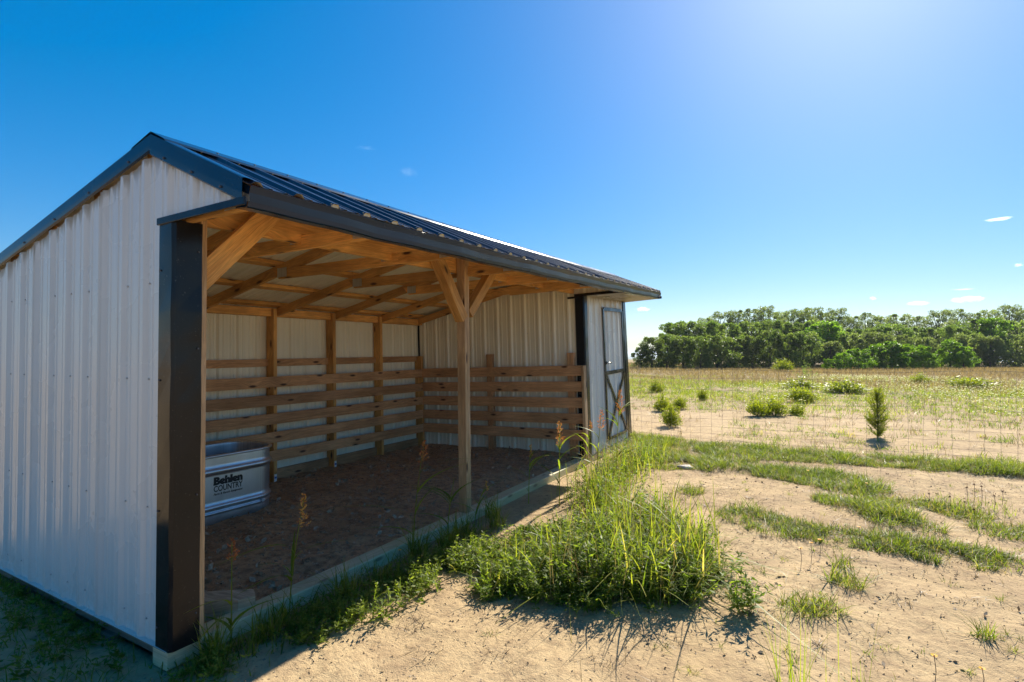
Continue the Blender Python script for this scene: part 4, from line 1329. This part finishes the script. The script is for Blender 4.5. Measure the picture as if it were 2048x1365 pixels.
# the big clump of tall grass and leafy weeds before the open bay
def leafy(nb, x, y, h, per, leaf=.05, spread=.10, wid=.26, tint0=.5):
    """weeds: each (x, y) a stem with leaves all the way up"""
    n = len(x)
    z = gz(x, y)
    a = RNG.uniform(0, 6.28, n); q = np.abs(RNG.normal(0, spread, n))
    tip = np.stack([x + q * np.cos(a), y + q * np.sin(a), z + h], -1)
    bas = np.stack([x, y, z], -1)
    stem_az = a
    blades(nb, bas, h, .004, stem_az, q / h, 0.02, .5, 2, tip=.5)
    t = RNG.uniform(.12, 1.0, (n, per))
    P = bas[:, None] + (tip - bas)[:, None] * t[..., None] + RNG.normal(0, .006, (n, per, 3))
    b = RNG.uniform(0, 6.28, (n, per))
    D = np.stack([np.cos(b), np.sin(b), RNG.uniform(-.35, .8, (n, per))], -1)
    L = leaf * RNG.uniform(.5, 1.3, (n, per)) * (1.15 - .5 * t)
    up = np.zeros((n * per, 3)); up[:, 2] = 1; up += RNG.normal(0, .45, up.shape)
    leaves(nb, P.reshape(-1, 3), D.reshape(-1, 3), L.ravel(), L.ravel() * wid, np.clip(RNG.normal(tint0, .24, n * per), 0, 1), up=up)
clump_w, clump_g, clump_d = NB(), NB(), NB()
def low_left(x):
    return .84 * np.clip((x - .45) / .95, .30, 1.0)
def in_clump(n, grow=0.0):
    """points of the clump outline on the ground"""
    cs = [(1.00, 1.74, .26), (1.22, 1.84, .34), (1.50, 1.94, .36), (1.76, 2.10, .34), (1.90, 2.40, .30), (1.60, 2.45, .46), (1.16, 2.34, .40), (.74, 1.96, .26), (1.72, 2.85, .30), (1.30, 2.85, .36), (.80, 2.5, .26), (.52, 1.75, .14), (2.02, 2.05, .12), (.9, 1.5, .10), (1.45, 3.3, .2)]
    w_ = np.array([c[2] ** 2 for c in cs]); w_ /= w_.sum()
    k = RNG.choice(len(cs), n, p=w_)
    cs = np.array(cs)
    a = RNG.uniform(0, 6.283, n); q = np.sqrt(RNG.random(n)) * (cs[k, 2] + grow)
    return cs[k, 0] + q * np.cos(a), cs[k, 1] + q * np.sin(a)
x, y = in_clump(1500)
hh = RNG.uniform(.08, .42, 1500) * (.65 + 1.3 * np.clip(fbm(x * 2.2, y * 2.2, 2) + .25, 0, .6)) * low_left(x) * (1 - .35 * np.clip((1.95 - y) / .5, 0, 1))
leafy(clump_w, x, y, hh, 34, leaf=.060)
x, y = in_clump(500, .1)
leafy(clump_w, x, y, RNG.uniform(.05, .16, 500), 16, leaf=.035, wid=.35)
x, y = in_clump(1700)
put(clump_g, x, y, RNG.uniform(.12, .50, 1700) * (.6 + 1.4 * np.clip(fbm(x * 2.5 + 5, y * 2.5, 2) + .25, 0, .6)) * low_left(x), RNG.uniform(.004, .013, 1700), np.clip(RNG.normal(.55, .25, 1700), 0, 1), .3, .9, seg=5)
x, y = in_clump(360)
put(clump_g, x, y + .15, RNG.uniform(.4, .80, 360) * low_left(x), RNG.uniform(.006, .013, 360), np.clip(RNG.normal(.65, .2, 360), 0, 1), .16, .6, seg=6)
x, y = in_clump(420)
put(clump_d, x, y, RNG.uniform(.3, .72, 420) * low_left(x), .003, np.clip(RNG.normal(.6, .25, 420), 0, 1), .18, .15, seg=4)
# grass going on along the skid towards the tack room
def along(n, pts, r):
    pts = np.array(pts, float)
    k = RNG.integers(0, len(pts) - 1, n); t = RNG.random(n)[:, None]
    p = pts[k] * (1 - t) + pts[k + 1] * t
    return p[:, 0] + RNG.normal(0, r, n), p[:, 1] + RNG.normal(0, r, n)
x, y = along(900, [(.95, 3.2), (.62, 4.2), (.55, 5.2), (.5, 6.2)], .15)
x = np.maximum(x, .06)
put(clump_g, x, y, RNG.uniform(.12, .42, 900), RNG.uniform(.004, .010, 900), np.clip(RNG.normal(.55, .22, 900), 0, 1), .25, .5, seg=4)
x, y = along(260, [(.95, 3.3), (.65, 4.2), (.55, 5.2), (.5, 6.3)], .15)
x = np.maximum(x, .08)
leafy(clump_w, x, y, RNG.uniform(.1, .36, 260), 26, leaf=.05)
x, y = along(120, [(.9, 3.3), (.6, 4.4), (.55, 5.6)], .15)
put(clump_d, np.maximum(x, .08), y, RNG.uniform(.35, .8, 120), .003, np.clip(RNG.normal(.5, .25, 120), 0, 1), .15, .15, seg=4)
tag(clump_w.build('leafy_weeds', 'weed_leaf'), 'dense clump of leafy green weeds before the open bay of the shed', 'weeds', kind='stuff')
tag(clump_g.build('tall_grass', 'grass_leaf'), 'tall arching green grass rising out of the weed clump by the skid', 'grass', kind='stuff')
tag(clump_d.build('dry_stalks', 'dry_grass'), 'thin dry brown stalks standing in the tall grass', 'grass', kind='stuff')

# shaded weeds along the near skid and under the gable
nb, ng = NB(), NB()
x, y = along(1700, [(.10, .02), (.17, .5), (.22, 1.1), (.26, 1.7), (.22, 2.4)], .085)
x = np.maximum(x, .05 + .05 * RNG.random(1700))
put(ng, x, y, RNG.uniform(.03, .17, 1700) * (.7 + .8 * (RNG.random(1700) > .9)), RNG.uniform(.003, .008, 1700), np.clip(RNG.normal(.45, .25, 1700), 0, 1), .3, .5, seg=4)
x, y = along(520, [(.16, .0), (.28, .5), (.36, 1.0), (.42, 1.6), (.40, 2.2)], .10)
kp = fbm(x * 3.1 + 2, y * 3.1, 2) > -.02
x, y = np.maximum(x[kp], .10), y[kp]
leafy(nb, x, y, RNG.uniform(.03, .13, len(x)), 18, leaf=.036, wid=.36, tint0=.55)
x, y = along(130, [(.42, .75), (.45, 1.6), (.5, 2.0)], .08)
leafy(nb, x, y, RNG.uniform(.08, .2, 130), 20, leaf=.04, wid=.33, tint0=.8)
x, y = along(90, [(-.4, -.2), (-1.0, -.15), (-1.9, .0)], .16)
leafy(nb, x, np.minimum(y, -.06), RNG.uniform(.03, .10, 90), 18, leaf=.04, wid=.4, tint0=.3)
x, y = along(700, [(.1, -.3), (-.6, -.28), (-1.4, -.1), (-2.4, .05)], .13)
put(ng, x, np.minimum(y, -.05), RNG.uniform(.03, .13, 700), RNG.uniform(.003, .006, 700), np.clip(RNG.normal(.35, .2, 700), 0, 1), .4, .6, seg=3)
for (tx_, ty_, th_, tn_) in [(.09, .16, .26, 60), (.14, .42, .22, 70), (.10, .58, .20, 40), (.16, .98, .24, 80), (.20, 1.22, .20, 60), (.13, 1.70, .30, 80), (.22, 1.95, .28, 90), (.16, 2.25, .24, 60), (.12, 2.75, .26, 60), (.3, 2.55, .24, 60)]:
    x, y = scatter_disc(tx_, ty_, .07, tn_)
    put(ng, np.maximum(x, .03), y, th_ * RNG.uniform(.4, 1.15, tn_), RNG.uniform(.004, .009, tn_), np.clip(RNG.normal(.62, .2, tn_), 0, 1), .22, .5, seg=5)
tag(nb.build('low_weeds', 'weed_leaf'), 'low small-leaved weeds along the near end of the skid', 'weeds', kind='stuff')
tag(ng.build('skid_grass', 'grass_leaf'), 'shaded green grass growing along the skid of the shed', 'grass', kind='stuff')
nb = NB()
m_ = 26
x, y = scatter_disc(2.66, 1.28, .07, m_)
put(nb, x, y, RNG.uniform(.12, .48, m_), .004, np.clip(RNG.normal(.6, .2, m_), 0, 1), .12, .12, seg=4)
m_ = 14
x, y = scatter_disc(2.83, 1.40, .14, m_)
put(nb, x, y, RNG.uniform(.1, .5, m_), .0032, np.clip(RNG.normal(.7, .2, m_), 0, 1), .08, .08, seg=4)
tag(nb.build('thin_grass_stalks', 'grass_leaf'), 'sparse thin upright grass stalks at the bottom edge of the sand', 'grass', kind='stuff')
# leafy weed plant standing alone right of the clump
nb = NB()
x, y = scatter_disc(2.37, 2.03, .07, 14)
leafy(nb, x, y, RNG.uniform(.10, .26, 14), 26, leaf=.06, wid=.3, tint0=.45)
tag(nb.build('broadleaf_weed', 'weed_leaf'), 'single drooping leafy weed on the sand just right of the big clump', 'weed')

# ------------------------------------------------------------------ tall seeding grasses, one by one
def stalk(x, y, h, lean_az, lean, nleaf, head, headw, lab, tint=.5, z=None):
    z = float(gz(x, y)) if z is None else z
    root = empty('seeding_grass', (x, y, z))
    tag(root, lab, 'grass', 'tall grasses gone to seed beside the shed')
    d = np.array([math.cos(lean_az), math.sin(lean_az), 0])
    pts = [d * (lean * h * t ** 1.6) + np.array([0, 0, h * t]) for t in np.linspace(0, 1, 7)]
    n_st = 7
    nb = NB()
    # stem of three thin faces
    mb = MB()
    V = [];
    P = np.array(pts)
    rad = np.linspace(.0052, .0022, n_st)
    ring = []
    for k in range(n_st):
        ring.append([P[k] + rad[k] * np.array([math.cos(q), math.sin(q), 0]) for q in (0, 1.57, 3.14, 4.71)])
    V = np.array(ring).reshape(-1, 3)
    Q = np.array([[4 * k + i, 4 * k + (i + 1) % 4, 4 * k + 4 + (i + 1) % 4, 4 * k + 4 + i] for k in range(n_st - 1) for i in range(4)])
    nb.add(V, Q, np.full(len(V), .8))
    nb.build('stem', 'grass_leaf', root)
    for i in range(nleaf):
        t = RNG.uniform(.12, .78)
        p = d * (lean * h * t ** 1.6) + np.array([0, 0, h * t])
        lb = NB()
        blades(lb, p[None], np.array([RNG.uniform(.20, .36) * min(1, h + .3)]), np.array([.021]), np.array([RNG.uniform(0, 6.28)]), np.array([RNG.uniform(.3, .7)]), np.array([RNG.uniform(.6, 1.5)]), np.array([RNG.uniform(.3, .7)]), 7, tip=.05)
        lb.build('leaf', 'grass_leaf', root)
    if head:
        hb = NB()
        br = int(head * 190)
        for k in range(br):
            t = k / br
            p = d * (lean * h) + np.array([0, 0, h + (t - .85) * head])
            a = RNG.uniform(0, 6.28)
            L = headw * (1.05 - .8 * t) * RNG.uniform(.5, 1.1)
            dr = np.array([math.cos(a) * .75, math.sin(a) * .75, RNG.uniform(.25, .95)])
            m_ = 9
            tt = RNG.uniform(.25, 1, m_)
            PP = p + dr * (L * tt)[:, None]
            DD = dr + RNG.normal(0, .35, (m_, 3))
            leaves(hb, PP, DD, RNG.uniform(.009, .017, m_), .0052, np.clip(RNG.normal(tint, .25, m_), 0, 1))
            leaves(hb, p[None], dr[None], np.array([L]), np.array([.0018]), np.array([.9]))
        hb.build('seed_head', 'seed_head', root)
    return root
stalk(.06, .27, .54, 2.6, .10, 4, .13, .05, 'small seeding grass nearest the black corner post, brown head', .3)
stalk(.05, .64, .70, .2, .14, 5, .19, .05, 'tall seeding grass second from the black corner, narrow tan head', .8)
stalk(.05, 1.74, .84, .4, .10, 5, .17, .065, 'tall grass with bright rust-orange feathery head before the dirt floor', .45)
stalk(.06, 2.16, .48, .9, .12, 6, 0, 0, 'leafy grass without a head left of the centre post')
stalk(.06, 2.56, .36, .6, .30, 4, .09, .012, 'thin arching grass right at the foot of the centre post', .9)
stalk(.20, 3.30, .56, 1.4, .05, 6, .12, .025, 'yellow-green narrow-headed grass right of the centre post', 1.0)
stalk(.50, 3.38, .78, 1.9, .05, 7, .24, .075, 'tall grass with spreading rusty head before the partition boards', .5)
stalk(.48, 4.08, .72, .3, .08, 8, .10, .03, 'leafy tall grass at the end of the partition boards', .6)
stalk(.62, 4.03, .84, .9, .08, 6, .22, .07, 'tall grass with reddish airy head left of the tack room door', .2)
stalk(.63, 4.62, 1.0, .6, .05, 6, .30, .09, 'tallest grass with purplish airy head before the tack room door', .1)

# ------------------------------------------------------------------ flowers
def flower(x, y, h, lab, r=.017):
    z = float(gz(x, y))
    root = empty('yellow_flower', (x, y, z))
    tag(root, lab, 'flower', 'yellow daisy-like flowers on the sand')
    mb = MB(); mb.tube([(0, 0, -.01), (.006, 0, h * .5), (0, 0, h)], .0016, 'bark', n=4).build('stem', root)
    hb = NB(); m_ = 11
    a = np.linspace(0, 6.283, m_, endpoint=False)
    leaves(hb, np.tile([0, 0, h], (m_, 1)), np.stack([np.cos(a), np.sin(a), np.full(m_, .35)], -1), r, r * .6, RNG.random(m_), up=np.tile([0, 0, 1.], (m_, 1)))
    hb.build('petals', 'petal_yellow', root)
    MB().tube([(0, 0, h - .002), (0, 0, h + .005)], [.005, .003], 'chip', n=6).build('flower_centre', root)
for x, y, h, lab in [(2.73, 3.25, .12, 'right yellow flower of the pair at the turf edge'), (2.68, 3.05, .14, 'left yellow flower of the pair at the turf edge'),
                     (2.62, 2.93, .13, 'yellow flower on bare sand just below the turf edge'), (2.99, 3.60, .13, 'yellow flower standing inside the middle turf patch'),
                     (3.24, 1.73, .14, 'yellow flower low at the right, left of the last one'), (3.43, 1.83, .09, 'yellow flower nearest the bottom right corner'),
                     (.20, 1.43, .16, 'yellow flower in the shaded grass along the skid'), (3.10, 5.25, .12, 'yellow flower in the turf near the fence strip'),
                     (2.55, 5.62, .12, 'yellow flower in the large turf patch before the fence')]:
    flower(x, y, h, lab)
def conef(x, y, h, lab):
    root = empty('coneflower', (x, y, float(gz(x, y))))
    tag(root, lab, 'flower', 'dark red coneflowers by the right turf')
    MB().tube([(0, 0, -.01), (.008, 0, h * .5), (.004, 0, h)], .0018, 'bark', n=4).build('stem', root)
    hb = NB(); m_ = 7; a = np.linspace(0, 6.283, m_, endpoint=False)
    leaves(hb, np.tile([.004, 0, h], (m_, 1)), np.stack([np.cos(a), np.sin(a), np.full(m_, -.9)], -1), .020, .012, RNG.random(m_), up=np.tile([0, 0, 1.], (m_, 1)))
    m_ = 26; d = rand_dirs(m_)
    leaves(hb, np.array([.004, 0, h + .012]) + d * np.array([.006, .006, .014]), d, .006, .005, RNG.random(m_))
    hb.build('flower_head', 'cone_red', root)
CON = [(3.91, 5.30, .17), (3.99, 5.45, .18), (3.76, 5.15, .10), (4.02, 5.30, .20), (3.83, 4.88, .14), (3.88, 4.80, .10), (4.21, 5.50, .13), (3.60, 5.15, .10), (4.08, 5.12, .16)]
CL = ['third from the left at the back', 'second from the right at the back', 'second from the left, low', 'tallest, at the middle of the group', 'front left, nearest the turf', 'front right, lowest and nearest the turf', 'rightmost, set apart', 'leftmost, set apart and low', 'on the right side, before the tallest']
for (x, y, h), q in zip(CON, CL):
    conef(x, y, h, 'dark red coneflower of the group at right: ' + q)
nb = NB()
x, y = scatter_disc(3.93, 5.12, .30, 160)
put(nb, x, y, RNG.uniform(.05, .16, 160), .004, np.clip(RNG.normal(.5, .2, 160), 0, 1), .4, .4)
tag(nb.build('coneflower_leaves', 'grass_leaf'), 'thin green leaves under the dark red coneflowers', 'leaves', kind='stuff')

# ------------------------------------------------------------------ stones, clods and chips
def pebble(name, x, y, r, mat, flat=.5, z=None, parent=None, seed=0):
    g = np.random.default_rng(seed)
    mb = MB(); rows, cols = 5, 8
    z = float(gz(x, y)) if z is None else z
    for i in range(rows + 1):
        th = math.pi * i / rows
        for j in range(cols):
            ph = 2 * math.pi * j / cols
            q = r * (1 + g.normal(0, .12))
            mb.vert((q * math.sin(th) * math.cos(ph) * 1.3, q * math.sin(th) * math.sin(ph), q * math.cos(th) * flat))
    for i in range(rows):
        for j in range(cols):
            k = (j + 1) % cols
            mb.face((i * cols + j, (i + 1) * cols + j, (i + 1) * cols + k, i * cols + k), [(0, 0)] * 4, mat)
    o = mb.build(name, parent, smooth=True)
    o.location = (x, y, z + r * flat * .4)
    return o
tag(pebble('flat_stone', 1.19, 5.54, .085, 'stone', .35, seed=5), 'flat pale stone lying on the sand before the fence strip', 'stone')
nb = NB()
def specks(n, fx, size):
    X, Y, Z = fx(n)
    P = np.stack([X, Y, Z], -1)
    L = size * RNG.uniform(.4, 1.5, n)
    for k in range(2):
        D = RNG.normal(0, 1, (n, 3)); D[:, 2] = np.abs(D[:, 2]) * .4
        leaves(nb, P, D, L, L * .6, RNG.random(n))
def inside(n):
    U = RNG.uniform(-SW + .1, -.16, n); Vv = RNG.uniform(.1, PV - .05, n)
    P = T(np.stack([U, Vv, floor_w(U, Vv) + .002], -1)); return P[:, 0], P[:, 1], P[:, 2]
specks(9000, inside, .016)
specks(500, inside, .045)
o = nb.build('wood_chips', 'chip'); tag(o, 'brown wood chips and crumbs strewn over the shed floor', 'chips', kind='stuff')
nb = NB()
def outside(n):
    X, Y = RNG.uniform(.2, 6, n), RNG.uniform(-1, 7, n); return X, Y, gz(X, Y) + .001
specks(9000, outside, .010)
specks(500, outside, .024)
tag(nb.build('soil_crumbs', 'clod'), 'small crumbs of soil and litter on the bare sand', 'soil', kind='stuff')

# ------------------------------------------------------------------ air
hm = bpy.data.materials.new('air')
hm.use_nodes = True
hn = hm.node_tree
hn.nodes.remove(hn.nodes['Principled BSDF'])
pv = hn.nodes.new('ShaderNodeVolumePrincipled')
pv.inputs['Color'].default_value = (0.80, 0.88, 1.0, 1)
pv.inputs['Density'].default_value = 0.00024
pv.inputs['Anisotropy'].default_value = 0.2
hn.links.new(pv.outputs[0], hn.nodes['Material Output'].inputs['Volume'])
mb = MB()
mb.box((-9500, -9500, -60), (9500, 12800, 9), 'stone')
hz = mb.build('haze')
hz.data.materials.clear(); hz.data.materials.append(hm)
tag(hz, kind='stuff')

# ------------------------------------------------------------------ small fair-weather clouds, far off
cm = bpy.data.materials.new('cloud_vapour')
cm.use_nodes = True
cn, cl_ = cm.node_tree.nodes, cm.node_tree.links
cn.remove(cn['Principled BSDF'])
tcn = N(cn, 'ShaderNodeTexCoord')
oin = N(cn, 'ShaderNodeObjectInfo')
ln = N(cn, 'ShaderNodeVectorMath', operation='LENGTH')
cl_.new(tcn.outputs['Object'], ln.inputs[0])
ad = N(cn, 'ShaderNodeVectorMath', operation='ADD')
sc_ = N(cn, 'ShaderNodeVectorMath', operation='MULTIPLY')
cl_.new(tcn.outputs['Object'], sc_.inputs[0]); sc_.inputs[1].default_value = (3.4, 3.4, 1.6)
cl_.new(sc_.outputs[0], ad.inputs[0]); cl_.new(oin.outputs['Location'], ad.inputs[1])
cz = N(cn, 'ShaderNodeTexNoise'); cz.inputs['Scale'].default_value = 1.0; cz.inputs['Detail'].default_value = 5.0; cz.inputs['Roughness'].default_value = .6
cl_.new(ad.outputs[0], cz.inputs['Vector'])
fall = maprange(cn, cl_, ln.outputs['Value'], 0.0, 1.0, 0.42, -0.40)
dn_ = math_(cn, cl_, 'ADD', fall, math_(cn, cl_, 'SUBTRACT', cz.outputs[0], .55))
oc = N(cn, 'ShaderNodeAttribute', attribute_type='OBJECT', attribute_name='thick')
dn_ = math_(cn, cl_, 'MULTIPLY', maprange(cn, cl_, dn_, 0.0, 0.45), oc.outputs['Fac'])
vp = N(cn, 'ShaderNodeVolumePrincipled')
vp.inputs['Color'].default_value = (1, 1, 1, 1)
vp.inputs['Anisotropy'].default_value = 0.35
cl_.new(dn_, vp.inputs['Density'])
cl_.new(vp.outputs[0], cn['Material Output'].inputs['Volume'])
sb = MB(); sb.tube([(0, 0, -1), (0, 0, -.8), (0, 0, -.3), (0, 0, .3), (0, 0, .8), (0, 0, 1)], [.02, .62, .97, .97, .62, .02], 'stone', n=16)
cme = sb.mesh('cloud'); cme.materials.clear(); cme.materials.append(cm)
CLOUDS = [(522, 3331, 251, 117.9, 33, .10, 'largest white cloud low over the right end of the wood'), (375, 3708, 268, 102.0, 25, .08, 'flat white cloud left of the largest one over the wood'),
          (132, 2866, 237, 28.3, 18, .12, 'tiny puff of cloud over the middle of the wood'), (-979, 3137, 251, 87.0, 28, .10, 'small cloud just right of the tack room eave'),
          (509, 2625, 486, 81.6, 11.0, .09, 'thin white streak of cloud high at the right edge'), (-1209, 1372, 594, 69.4, 32.6, .0035, 'faint wispy cloud above the shed roof'),
          (532, 3452, 310, 97.9, 11.0, .02, 'faint streak of cloud above the largest low cloud'), (-1403, 1374, 710, 77.5, 6.0, .006, 'very faint streak of cloud left of the wispy one'),
          (707, 3324, 398, 34.0, 19, .10, 'small cloud cut by the right edge above the wood')]
for x, y, z, a, b, th, lab in CLOUDS:
    o = link('cloud', cme)
    o.location = (x, y, z); o.scale = (a, a * .6, b)
    o.rotation_euler = (0, 0, math.atan2(-(x - 3), y))
    o['thick'] = th
    tag(o, lab, 'cloud', 'small clouds in the sky')
scene.cycles.volume_bounces = 2
